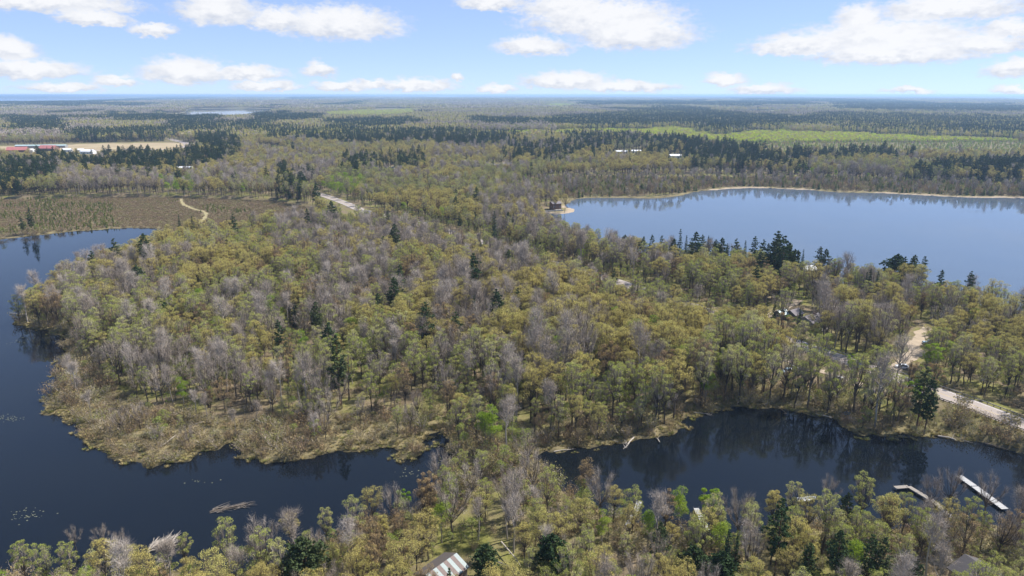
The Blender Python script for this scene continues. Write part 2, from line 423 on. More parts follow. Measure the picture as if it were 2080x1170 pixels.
def ground_mat():
    m, nt, N, L, bs = nodes_of('ground')
    geo = N.new('ShaderNodeNewGeometry')

    def noise(sc, det=5, rough=.6):
        n = N.new('ShaderNodeTexNoise'); n.inputs['Scale'].default_value = sc; n.inputs['Detail'].default_value = det; n.inputs['Roughness'].default_value = rough
        L.new(geo.outputs['Position'], n.inputs['Vector']); return n.outputs['Fac']

    def ramp(f, cols):
        r = N.new('ShaderNodeValToRGB'); e = r.color_ramp.elements
        for i, (p, c) in enumerate(cols):
            k = e[i] if i < 2 else e.new(p)
            k.position = p; k.color = c + (1,)
        L.new(f, r.inputs[0]); return r.outputs[0]

    def mix(f, a, b):
        x = N.new('ShaderNodeMixRGB'); L.new(f, x.inputs[0]); L.new(a, x.inputs[1]); L.new(b, x.inputs[2]); return x.outputs[0]

    def attr(n):
        a = N.new('ShaderNodeAttribute'); a.attribute_name = n; return a.outputs['Fac']
    litter = ramp(noise(0.35, 8, .7), [(0.3, (0.10, 0.08, 0.05)), (0.7, (0.24, 0.185, 0.115))])
    green = ramp(noise(0.5, 6), [(0.3, (0.11, 0.115, 0.03)), (0.7, (0.21, 0.20, 0.06))])
    pm = N.new('ShaderNodeMapRange'); pm.inputs[1].default_value = 0.44; pm.inputs[2].default_value = 0.60; L.new(noise(0.05, 6, .65), pm.inputs[0])
    base = mix(pm.outputs[0], litter, green)
    marsh = ramp(noise(0.8, 7, .7), [(0.3, (0.12, 0.105, 0.05)), (0.72, (0.29, 0.235, 0.13))])
    base = mix(attr('marsh'), base, marsh)
    bogc = ramp(noise(0.02, 7, .65), [(0.34, (0.11, 0.082, 0.052)), (0.5, (0.155, 0.118, 0.07)), (0.66, (0.135, 0.13, 0.055))])
    base = mix(attr('bog'), base, bogc)
    mud = ramp(noise(0.7, 6), [(0.35, (0.045, 0.038, 0.024)), (0.65, (0.12, 0.10, 0.05))]); base = mix(attr('wet'), base, mud)
    fld = ramp(noise(0.03, 5), [(0.3, (0.30, 0.23, 0.14)), (0.7, (0.38, 0.31, 0.19))])
    base = mix(attr('field'), base, fld)
    sand = ramp(noise(0.6, 5), [(0.3, (0.26, 0.205, 0.14)), (0.7, (0.42, 0.34, 0.245))])
    base = mix(attr('sand'), base, sand)
    L.new(base, bs.inputs['Base Color']); bs.inputs['Roughness'].default_value = 0.95; bs.inputs['Specular IOR Level'].default_value = 0.1
    b = N.new('ShaderNodeBump'); b.inputs['Strength'].default_value = 0.6; b.inputs['Distance'].default_value = 0.4
    L.new(noise(1.2, 6, .7), b.inputs['Height']); L.new(b.outputs[0], bs.inputs['Normal'])
    return m


def water_mat(name, ca, cb):
    m, nt, N, L, bs = nodes_of(name)
    geo = N.new('ShaderNodeNewGeometry')

    def noise(sc, det=3, stretch=(1, 1, 1)):
        n = N.new('ShaderNodeTexNoise'); n.inputs['Scale'].default_value = sc; n.inputs['Detail'].default_value = det
        mp = N.new('ShaderNodeMapping'); mp.inputs['Scale'].default_value = stretch; L.new(geo.outputs['Position'], mp.inputs[0])
        L.new(mp.outputs[0], n.inputs['Vector']); return n.outputs['Fac']
    r = N.new('ShaderNodeMapRange'); r.inputs[1].default_value = 0.42; r.inputs[2].default_value = 0.62
    r.inputs[3].default_value = 0.012; r.inputs[4].default_value = 0.085; L.new(noise(0.014, 5, (1, 2.4, 1)), r.inputs[0])
    L.new(r.outputs[0], bs.inputs['Roughness'])
    cr = N.new('ShaderNodeMixRGB'); cr.inputs[1].default_value = ca + (1,); cr.inputs[2].default_value = cb + (1,)
    L.new(noise(0.03, 4), cr.inputs[0]); L.new(cr.outputs[0], bs.inputs['Base Color'])
    bs.inputs['IOR'].default_value = 1.333
    b = N.new('ShaderNodeBump'); b.inputs['Distance'].default_value = 0.08
    bs2 = N.new('ShaderNodeMapRange'); bs2.inputs[1].default_value = 0.42; bs2.inputs[2].default_value = 0.62; bs2.inputs[3].default_value = 0.025; bs2.inputs[4].default_value = 0.10
    L.new(noise(0.014, 5, (1, 2.4, 1)), bs2.inputs[0]); L.new(bs2.outputs[0], b.inputs['Strength'])
    L.new(noise(1.1, 4, (1, 1.8, 1)), b.inputs['Height']); L.new(b.outputs[0], bs.inputs['Normal'])
    return m


M['ground'] = ground_mat()
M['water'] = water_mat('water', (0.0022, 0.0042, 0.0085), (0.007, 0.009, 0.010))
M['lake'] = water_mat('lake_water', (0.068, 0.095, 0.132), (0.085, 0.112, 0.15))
M['asphalt'] = plain('asphalt', (0.30, 0.255, 0.225), 0.9, 0.08, 0.5)
M['sand'] = plain('sandy_track', (0.34, 0.27, 0.19), 0.95, 0.16, 0.4)
M['trail'] = plain('straw_trail', (0.28, 0.235, 0.115), 0.95, 0.12, 0.3)
M['paint_white'] = plain('paint_white', (0.7, 0.7, 0.68), 0.7, .05)
M['paint_yellow'] = plain('paint_yellow', (0.5, 0.36, 0.08), 0.7, .1)
M['galv'] = plain('galvanised', (0.30, 0.29, 0.28), 0.5, .1, 2, .6)
M['white'] = plain('white_siding', (0.72, 0.72, 0.71), 0.7, .05, 1)
M['roof_white'] = plain('white_roof', (0.74, 0.75, 0.77), 0.5, .06, 1)
M['roof_grey'] = plain('grey_shingle', (0.17, 0.15, 0.155), 0.9, .12, 3, bump=.2)
M['roof_dark'] = plain('dark_shingle', (0.075, 0.068, 0.07), 0.9, .15, 3, bump=.2)
M['roof_red'] = plain('red_roof', (0.42, 0.15, 0.13), 0.6, .15, .4)
M['roof_teal'] = plain('teal_metal', (0.36, 0.47, 0.47), 0.5, .12, 2)
M['roof_pale'] = plain('pale_green_metal', (0.20, 0.245, 0.24), 0.5, .12, 2.5)
M['roof_rust'] = plain('rust_metal', (0.16, 0.118, 0.103), 0.75, .2, 3)
M['siding_dark'] = plain('dark_siding', (0.085, 0.072, 0.065), 0.8, .15, 4)
M['siding_grey'] = plain('grey_siding', (0.26, 0.26, 0.26), 0.8, .1, 4)
M['siding_brown'] = plain('brown_siding', (0.17, 0.095, 0.06), 0.8, .15, 4)
M['siding_tan'] = plain('tan_siding', (0.36, 0.29, 0.21), 0.8, .12, 4)
M['glass'] = plain('window_glass', (0.02, 0.025, 0.03), 0.06, 0, 1)
M['trim'] = plain('white_trim', (0.65, 0.65, 0.63), 0.6, .05)
M['brick'] = plain('chimney_brick', (0.24, 0.12, 0.09), 0.9, .15, 8)
M['dock'] = plain('grey_planks', (0.36, 0.355, 0.345), 0.8, .12, 6)
M['dock_wood'] = plain('weathered_planks', (0.25, 0.22, 0.185), 0.85, .15, 6)
M['rubber'] = plain('tyre_rubber', (0.02, 0.02, 0.02), 0.8, .1)
M['car_dark'] = plain('dark_car_paint', (0.03, 0.035, 0.05), 0.25, .05)
M['car_white'] = plain('white_car_paint', (0.74, 0.75, 0.76), 0.25, .03)
M['car_blue'] = plain('blue_car_paint', (0.30, 0.42, 0.52), 0.3, .05)
M['car_red'] = plain('red_car_paint', (0.30, 0.06, 0.05), 0.3, .05)
M['deadwood'] = plain('bleached_wood', (0.42, 0.37, 0.31), 0.9, .2, 2)
M['deadwood_dark'] = plain('sodden_wood', (0.15, 0.115, 0.085), 0.9, .2, 2)
M['drift'] = plain('wet_drift', (0.15, 0.125, 0.10), 0.8, .3, 1)
M['lily'] = plain('floating_leaf', (0.15, 0.155, 0.09), 0.6, .25, .6)

# ------------------------------------------------------------------ ground, water, road
def build_ground():
    ys = list(np.arange(-400, 90, 35.0)) + list(np.arange(90, 330, 1.7)) + list(np.arange(330, 830, 3.2))
    y = 833.0
    while y < 60000: ys.append(y); y *= 1.0135
    ys = np.array(ys); us = np.linspace(-1.25, 1.25, 361)
    Y, U = np.meshgrid(ys, us, indexing='ij'); X = U * np.maximum(Y, 160)
    xf, yf = X.ravel(), Y.ravel()
    sd = water_sd(xf, yf); z = land(xf, yf, sd)
    nr, nc = Y.shape; idx = np.arange(nr * nc).reshape(nr, nc)
    q = np.stack([idx[:-1, :-1], idx[:-1, 1:], idx[1:, 1:], idx[1:, :-1]], -1).reshape(-1, 4)
    me = bpy.data.meshes.new('ground')
    me.vertices.add(nr * nc); me.vertices.foreach_set('co', np.stack([xf, yf, z], 1).astype(np.float32).ravel())
    me.loops.add(len(q) * 4); me.loops.foreach_set('vertex_index', q.astype(np.int32).ravel())
    me.polygons.add(len(q)); me.polygons.foreach_set('loop_start', np.arange(0, len(q) * 4, 4, dtype=np.int32))
    me.update(calc_edges=True); me.validate()
    me.polygons.foreach_set('use_smooth', np.ones(len(q), bool))

    def put(name, a):
        at_ = me.attributes.new(name, 'FLOAT', 'POINT'); at_.data.foreach_set('value', a.astype(np.float32))
    edge = sstep(16, 3, sd)
    put('marsh', np.clip(np.maximum(inside(P_MARSH, xf, yf) * 1.0, edge * 0.9) * (yf < 1200), 0, 1))
    put('wet', sstep(2.2, .2, sd) * (yf < 1200))
    put('bog', inside(P_BOG, xf, yf) * sstep(2, 7, sd))
    f = inside(P_FIELD, xf, yf) | inside(P_FIELD2, xf, yf)
    put('field', f * 1.0)
    px, py = project(xf, yf, z)
    beach = ((((px > 1445) & (px < 1650)) | (px > 1775)) & (py < 420) & (sd < 4.5) & (sd > -2) & (yf < 900) & (yf > 500)) | ((px > 1090) & (px < 1170) & (py > 418) & (py < 440) & (sd < 6))
    put('sand', beach * 1.0)
    me.materials.append(M['ground'])
    tag(mesh_obj('ground', me), kind='structure')
    w = MB(); w.poly([(-70000, -500, 0), (70000, -500, 0), (70000, 60000, 0), (-70000, 60000, 0)])
    tag(w.build('water', M['water']), kind='structure')
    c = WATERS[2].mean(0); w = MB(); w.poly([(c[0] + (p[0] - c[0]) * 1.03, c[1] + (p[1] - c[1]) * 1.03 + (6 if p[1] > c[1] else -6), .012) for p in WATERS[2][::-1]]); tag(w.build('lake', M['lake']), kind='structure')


build_ground()


def offset_line(pl, off):
    d = np.gradient(pl, axis=0); d /= np.linalg.norm(d, axis=1)[:, None] + 1e-9
    return pl + np.stack([d[:, 1], -d[:, 0]], 1) * off


def dense(pl, step):
    s = np.concatenate([[0], np.cumsum(np.hypot(*np.diff(pl, axis=0).T))]); t = np.arange(0, s[-1], step)
    return np.stack([np.interp(t, s, pl[:, 0]), np.interp(t, s, pl[:, 1])], 1)


def strip(name, pl, a, b, z, mat, wob=0.0, step=2.0, lift=None):
    p = dense(pl, step); l = offset_line(p, a); r = offset_line(p, b)
    if wob:
        n = (fbm(p[:, 0] / 6, p[:, 1] / 6, 41) - .5) * wob; k = (fbm(p[:, 0] / 6, p[:, 1] / 6, 57) - .5) * wob
        l = offset_line(p, a + n[:, None] * 2) ; r = offset_line(p, b + k[:, None] * 2)
    m = MB(); n = len(p)
    m.v = [(x, y, z) for x, y in l] + [(x, y, z) for x, y in r]
    m.f = [(i, i + 1, n + i + 1, n + i) for i in range(n - 1)]
    return m.build(name, mat)


tag(strip('road', road, -4.6, 4.6, 3.2, M['asphalt']), kind='structure')
tag(strip('road_edge_line', road, -3.75, -3.6, 3.206, M['paint_white']), kind='structure')
tag(strip('road_edge_line', road, 3.6, 3.75, 3.206, M['paint_white']), kind='structure')
tag(strip('road_centre_line', road, -0.08, 0.08, 3.206, M['paint_yellow']), kind='structure')
tag(strip('driveway', drive_a, -2.5, 2.5, 2.9, M['sand'], 1.8), kind='structure')
tag(strip('driveway', drive_b, -2.3, 2.3, 2.91, M['sand'], 1.6), kind='structure')
tag(strip('trail', trail, -1.5, 1.5, 0.6, M['trail'], 1.2), kind='structure')
tag(strip('field_road', field_road, -8, 8, 2.92, M['asphalt'], 1.0), kind='structure')
tag(strip('track', lane, -2.2, 2.2, 2.93, M['sand'], 1.8), kind='structure')


def guardrail(off, i0, i1, label):
    p = dense(offset_line(dense(road, 1.0), off)[i0:i1], 2.0)
    t = empty('guardrail', (p[0][0], p[0][1], 3.0), 0, label, 'guardrail')
    o = p[0]
    m = MB()
    for z0, z1, dx in ((0.62, 0.74, .05), (0.74, 0.80, .0), (0.80, 0.92, .05)):
        for a, b in zip(p[:-1], p[1:]):
            a2 = a - o; b2 = b - o; d = (b - a) / np.linalg.norm(b - a); nn = np.array([d[1], -d[0]]) * (0.04 + dx)
            m.hexa([(*a2, z0), (*b2, z0), (*(b2 + nn), z0), (*(a2 + nn), z0), (*a2, z1), (*b2, z1), (*(b2 + nn), z1), (*(a2 + nn), z1)])
    m.build('rail', M['galv'], t)
    pm = MB().box(-.08, .08, -.1, .1, -.3, .9).mesh('post', M['deadwood_dark'])
    for q in p:
        o2 = mesh_obj('post', pm, t); o2.location = (q[0] - o[0], q[1] - o[1], 0)


guardrail(5.0, 8, 118, 'long steel guardrail along the pond side of the paved road')
guardrail(-5.1, 8, 122, 'long steel guardrail along the lake side of the paved road')

# ------------------------------------------------------------------ trees: prototypes
class TB:
    """triangles gathered per part: wood (0) and crown (1)"""
    def __init__(s): s.v = [[], []]; s.f = [[], []]; s.n = [0, 0]; s.m = [[], []]
    def add(s, part, verts, faces, mat):
        n = s.n[part]; s.v[part].extend(verts); s.f[part].extend([tuple(n + i for i in f) for f in faces]); s.m[part].extend([mat] * len(faces)); s.n[part] += len(verts)
    def limb(s, part, pts, r0, r1, mat, n=4):
        vs = []; k = len(pts)
        for i, p in enumerate(pts):
            d = (pts[min(i + 1, k - 1)] - pts[max(i - 1, 0)]); d.normalize()
            a = d.cross(Vector((.37, .61, .12))).normalized(); b = d.cross(a); r = r0 + (r1 - r0) * i / (k - 1)
            for j in range(n):
                t = 2 * math.pi * j / n; vs.append(p + a * (r * math.cos(t)) + b * (r * math.sin(t)))
        fs = [(i * n + j, i * n + (j + 1) % n, (i + 1) * n + (j + 1) % n, (i + 1) * n + j) for i in range(k - 1) for j in range(n)]
        s.add(part, vs, fs, mat)
    def twig(s, part, a, b, w, mat):
        d = b - a; k = d.cross(rv()); k = k.normalized() * w if k.length > 1e-4 else Vector((w, 0, 0))
        mid = a.lerp(b, .5) + rv() * d.length * .1
        s.add(part, [a - k, a + k, mid + k * .7, mid - k * .7, b], [(0, 1, 2, 3), (3, 2, 4)], mat)
    def card(s, part, p, sz, mat, up=0.0):
        a = rv(); a.z *= (1 - up); a.normalize(); b = a.cross(rv()); b.normalize()
        a = a * sz; b = b * sz * random.uniform(.55, .9)
        s.add(part, [p - a, p - b * .9, p + a, p + b], [(0, 1, 2, 3)], mat)
    def meshes(s, name, mats):
        out = []
        for part in (0, 1):
            me = bpy.data.meshes.new(name + ('_trunk', '_crown')[part]); me.from_pydata([tuple(v) for v in s.v[part]], [], s.f[part]); used = sorted(set(s.m[part]))
            for u in used: me.materials.append(mats[u])
            me.polygons.foreach_set('material_index', [used.index(k) for k in s.m[part]]); out.append(me)
        me = bpy.data.meshes.new(name); nv = s.n[0]
        me.from_pydata([tuple(v) for v in s.v[0] + s.v[1]], [], s.f[0] + [tuple(nv + i for i in f) for f in s.f[1]])
        for k in mats: me.materials.append(k)
        me.polygons.foreach_set('material_index', s.m[0] + s.m[1]); out.append(me)
        return out


def rv():
    while True:
        v = Vector((random.uniform(-1, 1), random.uniform(-1, 1), random.uniform(-1, 1)))
        if .05 < v.length < 1: return v.normalized()


def broadleaf(H, RC, base, nl, leaves, twigs, lsz, tw=0.02, tall=False, upper=0.25, low=.5):
    """trunk forking into limbs, each carrying a lobe of twigs and small leaf clumps (0 bark, 1 twig, 2 leaf)"""
    t = TB(); lean = Vector((random.uniform(-.08, .08), random.uniform(-.08, .08), 1))
    fork = H * base
    pts = [lean * (fork * k / 4) + Vector((random.uniform(-.12, .12), random.uniform(-.12, .12), 0)) for k in range(5)]
    pts[0] = Vector((0, 0, -.5)); r = 0.0125 * H
    t.limb(0, pts, r * 1.15, r * .72, 0, 6)
    top = pts[-1]; lobes = []
    for i in range(nl):
        a = i * 2.39996 + random.uniform(-.4, .4)
        if tall:
            z = H * (base + .14 + (0.90 - base - .14) * random.random()); rr = RC * random.uniform(.2, 1.0) * (1.25 - .85 * (z / H)); lr = RC * random.uniform(.42, .62)
        else:
            f = (i + random.random()) / nl; z = H * (low + (.90 - low) * f)
            rr = RC * math.sqrt(max(.03, 1 - ((f - .42) / .62) ** 2)) * random.uniform(.35, 1.0); lr = RC * random.uniform(.20, .38)
        lobes.append((Vector((rr * math.cos(a), rr * math.sin(a), z)), lr))
    if tall: t.limb(0, [top, top.lerp(Vector((0, 0, H * .97)), .5) + Vector((.2, -.1, 0)), Vector((random.uniform(-.4, .4), random.uniform(-.4, .4), H * .97))], r * .7, .03, 0, 5)
    for c, lr in lobes:
        s = pts[random.choice((3, 4, 4))] if not tall else Vector((0, 0, max(fork * .8, c.z - H * random.uniform(.12, .22))))
        md = s.lerp(c, .5) + Vector((c.x * .12, c.y * .12, -abs(c.z - s.z) * .08)) + rv() * .25
        t.limb(0, [s, md, c], r * .46, r * .13, 0, 4)
        for _ in range(3 if leaves else 6):
            e = c + rv() * lr * .75 + Vector((0, 0, lr * .2)); t.limb(0, [md.lerp(c, random.uniform(.3, 1)), e], r * .17, r * .05, 0, 3)
        for _ in range(twigs):
            d = rv(); d.z = d.z * .8 + .25; d.normalize()
            s0 = md.lerp(c, random.uniform(.35, 1.0)) + rv() * lr * .35
            t.twig(1, s0, c + d * lr * random.uniform(.75, 1.15), tw, 1)
        for _ in range(leaves):
            d = rv()
            if d.z < -.1 and random.random() > upper: d.z = -d.z
            q = c + Vector((d.x * 1.05, d.y * 1.05, d.z * .8)) * lr * random.uniform(.62, 1.1)
            t.card(1, q, lsz * random.uniform(.7, 1.35), 2, .25)
    return t


def pine(H, RC, base, whorls, tufts, ragged=.3, round_=False, bare=True):
    """straight trunk, whorls of boughs with needle tufts (0 bark, 1 dead twig, 2 needle)"""
    t = TB(); r = 0.011 * H
    t.limb(0, [Vector((0, 0, -.5)), Vector((.1, 0, H * .35)), Vector((-.05, .1, H * .7)), Vector((0, 0, H))], r * 1.1, .03, 0, 6)
    for i in range(whorls):
        f = i / (whorls - 1); z = H * (base + (0.985 - base) * f)
        env = (math.sin(math.pi * min(1, .22 + f * .8)) ** .6 if round_ else (min(1, .55 + f * 1.4) * (1 - f) ** .62 + .06)); nb = random.randint(4, 6)
        a0 = random.uniform(0, 6.28)
        for b in range(nb):
            if random.random() < ragged * .5: continue
            L = RC * env * random.uniform(1 - ragged, 1.12); a = a0 + 6.28 * b / nb + random.uniform(-.3, .3)
            d = Vector((math.cos(a), math.sin(a), random.uniform(.02, .3) if not round_ else .35 - .2 * f))
            e = Vector((0, 0, z)) + d * L
            t.limb(0, [Vector((0, 0, z)), Vector((0, 0, z)) + d * L * .5 + Vector((0, 0, -.06 * L)), e], r * .2, .015, 0, 3)
            for _ in range(max(3, int(tufts * (L / RC)))):
                q = Vector((0, 0, z)) + d * L * random.uniform(.35, 1.05) + Vector((random.gauss(0, .13), random.gauss(0, .13), random.gauss(.02, .05))) * L
                for _ in range(3):
                    t.card(1, q + rv() * .28, random.uniform(.22, .46), 2, .55)
    if bare:
        for _ in range(14):
            z = H * random.uniform(base * .45, base); a = random.uniform(0, 6.28)
            t.twig(0, Vector((0, 0, z)), Vector((math.cos(a) * 1.3, math.sin(a) * 1.3, z - .1)), .025, 1)
    return t


def spruce(H, RC, base, whorls, tufts):
    t = TB(); r = 0.010 * H
    t.limb(0, [Vector((0, 0, -.5)), Vector((0, 0, H * .5)), Vector((0, 0, H))], r * 1.1, .02, 0, 6)
    for i in range(whorls):
        f = i / (whorls - 1); z = H * (base + (0.97 - base) * f); L0 = RC * (1 - f) ** .85 + .12
        nb = 6; a0 = random.uniform(0, 6.28)
        for b in range(nb):
            L = L0 * random.uniform(.7, 1.15); a = a0 + 6.28 * b / nb + random.uniform(-.25, .25)
            d = Vector((math.cos(a), math.sin(a), -.28 + .4 * f)); o = Vector((0, 0, z))
            t.limb(0, [o, o + d * L], r * .12, .012, 0, 3)
            for k in range(max(2, int(tufts * L / RC))):
                q = o + d * L * random.uniform(.2, 1.0) + Vector((random.gauss(0, .1), random.gauss(0, .1), random.gauss(-.03, .03))) * L
                for _ in range(2): t.card(1, q + rv() * .15, random.uniform(.2, .4), 2, .5)
    return t


def shrub(H, W, stems, leaves, lsz):
    t = TB()
    for i in range(stems):
        a = random.uniform(0, 6.28); q = Vector((math.cos(a), math.sin(a), 0)) * random.uniform(0, W * .25)
        e = q + Vector((math.cos(a) * W * random.uniform(.2, .8), math.sin(a) * W * random.uniform(.2, .8), H * random.uniform(.6, 1)))
        t.twig(0, q, e, .03, 0)
        for _ in range(7): t.twig(1, q.lerp(e, random.uniform(.3, .9)), e + rv() * W * .35, .016, 1)
        for _ in range(leaves): t.card(1, q.lerp(e, random.uniform(.45, 1.05)) + rv() * W * .28, lsz * random.uniform(.6, 1.3), 2)
    return t


def tussock(n, H, W):
    t = TB()
    for i in range(n):
        a = random.uniform(0, 6.28); rr = W * .35 * math.sqrt(random.random()); q = Vector((math.cos(a) * rr, math.sin(a) * rr, -.05))
        e = q + Vector((math.cos(a) * W * random.uniform(.2, .7), math.sin(a) * W * random.uniform(.2, .7), H * random.uniform(.5, 1.1)))
        k = Vector((-math.sin(a), math.cos(a), 0)) * random.uniform(.05, .1)
        t.add(1, [q - k, q + k, e], [(0, 1, 2)], 2)
    t.add(0, [Vector((-.05, 0, 0)), Vector((.05, 0, 0)), Vector((0, 0, H * .5))], [(0, 1, 2)], 0)
    return t


random.seed(7)
PROTO = bpy.data.collections.new('prototypes')
KINDS = {}          # kind -> list of (index in collection, trunk mesh, crown mesh, height)
_np = [0]


def reg(kind, t, mats, H):
    tr, cr, both = t.meshes(kind, [M[k] for k in mats])
    o = bpy.data.objects.new('%03d_%s' % (_np[0], kind), both); PROTO.objects.link(o)
    KINDS.setdefault(kind, []).append((_np[0], tr, cr, H)); _np[0] += 1


def U(a, b): return random.uniform(a, b)


for i in range(6):
    reg('gold', broadleaf(U(16, 20), U(3.2, 4.6), U(.34, .46), 18, 190, 24, .104, low=U(.50, .62)), ('bark', 'twig_brown', 'gold'), 19)
for i in range(6):
    reg('olive', broadleaf(U(15.5, 21), U(2.5, 3.7), U(.28, .44), 18, 145, 30, .10, low=U(.36, .5)), ('bark', 'twig', 'olive'), 19)
for i in range(4):
    reg('ruddy', broadleaf(U(14, 19), U(2.6, 3.8), U(.3, .42), 17, 110, 42, .098, low=U(.38, .5)), ('bark', 'twig_brown', 'ruddy'), 18)
for i in range(3):
    reg('bare', broadleaf(U(18, 22), U(3.4, 4.4), U(.36, .5), 20, 0, 46, .15, .014, True), ('bark_pale', 'twig', 'twig'), 21)
for i in range(4):
    reg('bare', broadleaf(U(16, 20), U(4.4, 6.0), U(.24, .34), 18, 0, 50, .15, .014, low=U(.40, .5)), ('bark', 'twig', 'twig'), 18)
for i in range(3):
    reg('fresh', broadleaf(U(12, 15), U(2.4, 3.2), U(.18, .3), 14, 270, 14, .115, .018, i < 2), ('bark_pale', 'twig', 'fresh'), 14)
for i in range(4):
    reg('sapling', broadleaf(U(5, 8), U(1.2, 2.0), U(.12, .22), 8, 95, 16, .09, .014, i < 2, low=.3), ('bark', 'twig', ('sap', 'sap', 'olive', 'sap')[i]), 6)
for i in range(4):
    reg('pine', pine(U(22, 27), U(3.8, 4.8), U(.26, .45), 15, 20, .4), ('bark_red', 'twig', 'needle'), 20)
for i in range(2):
    reg('roundpine', pine(U(14, 16), U(4.2, 4.8), U(.12, .2), 17, 30, .2, True, False), ('bark_red', 'twig', 'needle'), 15)
for i in range(3):
    reg('spruce', spruce(U(17, 23), U(2.5, 3.4), .07, 24, 10), ('bark_red', 'twig', 'needle_dark'), 16)
for i in range(3):
    reg('shrub', shrub(U(1.7, 2.8), U(1.5, 2.3), 14, 20, .12), ('twig', 'twig', 'brush'), 2.2)
for i in range(2):
    reg('twigshrub', shrub(U(1.9, 3.2), U(1.5, 2.2), 18, 6, .11), ('twig_brown', 'twig_brown', 'ruddy'), 2.4)
for i in range(3):
    reg('tussock', tussock(46, U(.6, .9), U(1.0, 1.5)), ('straw', 'straw', 'straw'), .8)
for i in range(2):
    reg('larch', spruce(U(2.6, 4.2), U(.7, 1.0), .05, 10, 7), ('twig', 'twig', 'larch'), 3.5)
for i in range(2):
    reg('heath', shrub(U(.4, .7), U(1.8, 2.6), 16, 9, .16), ('heath', 'heath', 'heath'), .8)
random.seed(21)
# low trees for the middle and far woods, several to a patch
def patch(size, n, card_n, csz, mix, hs):
    t = TB()
    for _ in range(n):
        x, y = U(-size / 2, size / 2), U(-size / 2, size / 2); m, H = random.choices(mix, [k[2] for k in mix])[0][:2]; H *= U(.75, 1.2) * hs * 1.15
        c = Vector((x, y, 0)); con = m == 3
        t.limb(0, [c + Vector((0, 0, -6)), c + Vector((0, 0, H * .9))], .22, .06, 0, 3)
        for _ in range(card_n):
            if con:
                f = random.random() ** .8; a = U(0, 6.28); rr = 2.7 * (1 - f * .85) * math.sqrt(random.random()); q = c + Vector((math.cos(a) * rr, math.sin(a) * rr, H * (.18 + .82 * f)))
            else:
                d = rv(); d.z = abs(d.z) if random.random() < .7 else d.z; q = c + Vector((d.x * 3.1, d.y * 3.1, H * .68 + d.z * H * .3)) * 1.0
            t.card(1, q, csz * U(.6, 1.2), m, .2)
    return t


PM = ('bark', 'gold', 'olive', 'needle_dark', 'twig', 'lime', 'ruddy')
MIX = {'mixed': [(1, 15, 40), (2, 15, 25), (4, 16, 20), (6, 14, 12), (3, 18, 4)], 'grey': [(4, 16, 65), (2, 15, 15), (1, 14, 14), (3, 17, 6)],
       'dark': [(3, 19, 58), (2, 15, 14), (1, 15, 16), (4, 15, 12)], 'green': [(5, 6.5, 84), (2, 8, 8), (1, 9, 5), (4, 9, 3)], 'half': [(3, 19, 46), (1, 15, 26), (2, 15, 16), (4, 15, 12)]}
for k, mx in MIX.items():
    for i in range(2):
        reg('patch_' + k, patch(40, 42, 60, .85, mx, 1.0), PM, 15)
for k, mx in MIX.items():
    for i in range(2):
        reg('wide_' + k, patch(150, 300, 9, 2.7, mx, 1.05), PM, 15)

# ------------------------------------------------------------------ what grows where
rng = np.random.default_rng(5)


def grid(y0, y1, step, umax=0.82, pad=25):
    pts = []
    for y in np.arange(y0, y1, step):
        hw = umax * y + pad; xs = np.arange(-hw, hw, step); pts.append(np.stack([xs, np.full(xs.shape, y)], 1))
    p = np.concatenate(pts); p += rng.uniform(-.47, .47, p.shape) * step
    return p[:, 0], p[:, 1]


# the kinds of wood as patches over the photograph, tested at the canopy
DARK = [[(0, 331), (104, 328), (110, 362), (50, 370), (0, 382)], [(27, 304), (77, 303), (168, 311), (235, 309), (404, 309), (478, 305), (455, 328), (286, 341), (202, 340), (101, 333)],
        [(150, 267), (347, 262), (349, 287), (150, 290)], [(340, 249), (453, 249), (453, 268), (340, 271)], [(24, 244), (124, 241), (124, 267), (24, 267)],
        [(215, 231), (444, 229), (448, 246), (236, 250)], [(522, 231), (648, 233), (648, 247), (526, 249)], [(476, 250), (540, 248), (537, 270), (476, 270)],
        [(394, 279), (478, 275), (480, 304), (404, 302)], [(680, 245), (846, 243), (846, 259), (680, 261)],
        [(680, 266), (870, 267), (1040, 274), (1040, 294), (950, 297), (832, 288), (680, 294)], [(967, 240), (1095, 245), (1092, 258), (967, 254)],
        [(1109, 243), (1192, 247), (1400, 235), (1666, 239), (1666, 252), (1400, 251), (1250, 258), (1109, 256)], [(1380, 288), (1461, 293), (1620, 309), (1860, 309), (1860, 318), (1616, 322), (1508, 328), (1380, 320)],
        [(1414, 256), (1488, 256), (1488, 269), (1414, 268)], [(1693, 209), (2080, 213), (2080, 229), (1693, 223)], [(-20, 205), (-20, 214), (300, 216), (300, 210)], [(1180, 205), (1650, 207), (1650, 215), (1180, 214)],
        [(1890, 335), (2085, 330), (2085, 345), (1900, 342)]]
HALF = [[(545, 340), (606, 342), (640, 412), (606, 412), (552, 375)], [(522, 262), (700, 264), (700, 291), (538, 280)], [(1151, 272), (1400, 279), (1400, 320), (1268, 318), (1154, 312)], [(1040, 290), (1160, 295), (1150, 330), (1030, 320)], [(1440, 318), (1640, 318), (1640, 345), (1400, 340)],
        [(1660, 230), (2080, 240), (2080, 262), (1660, 255)], [(700, 318), (860, 312), (860, 345), (720, 350)], [(1850, 340), (2085, 345), (2085, 366), (1850, 360)]]
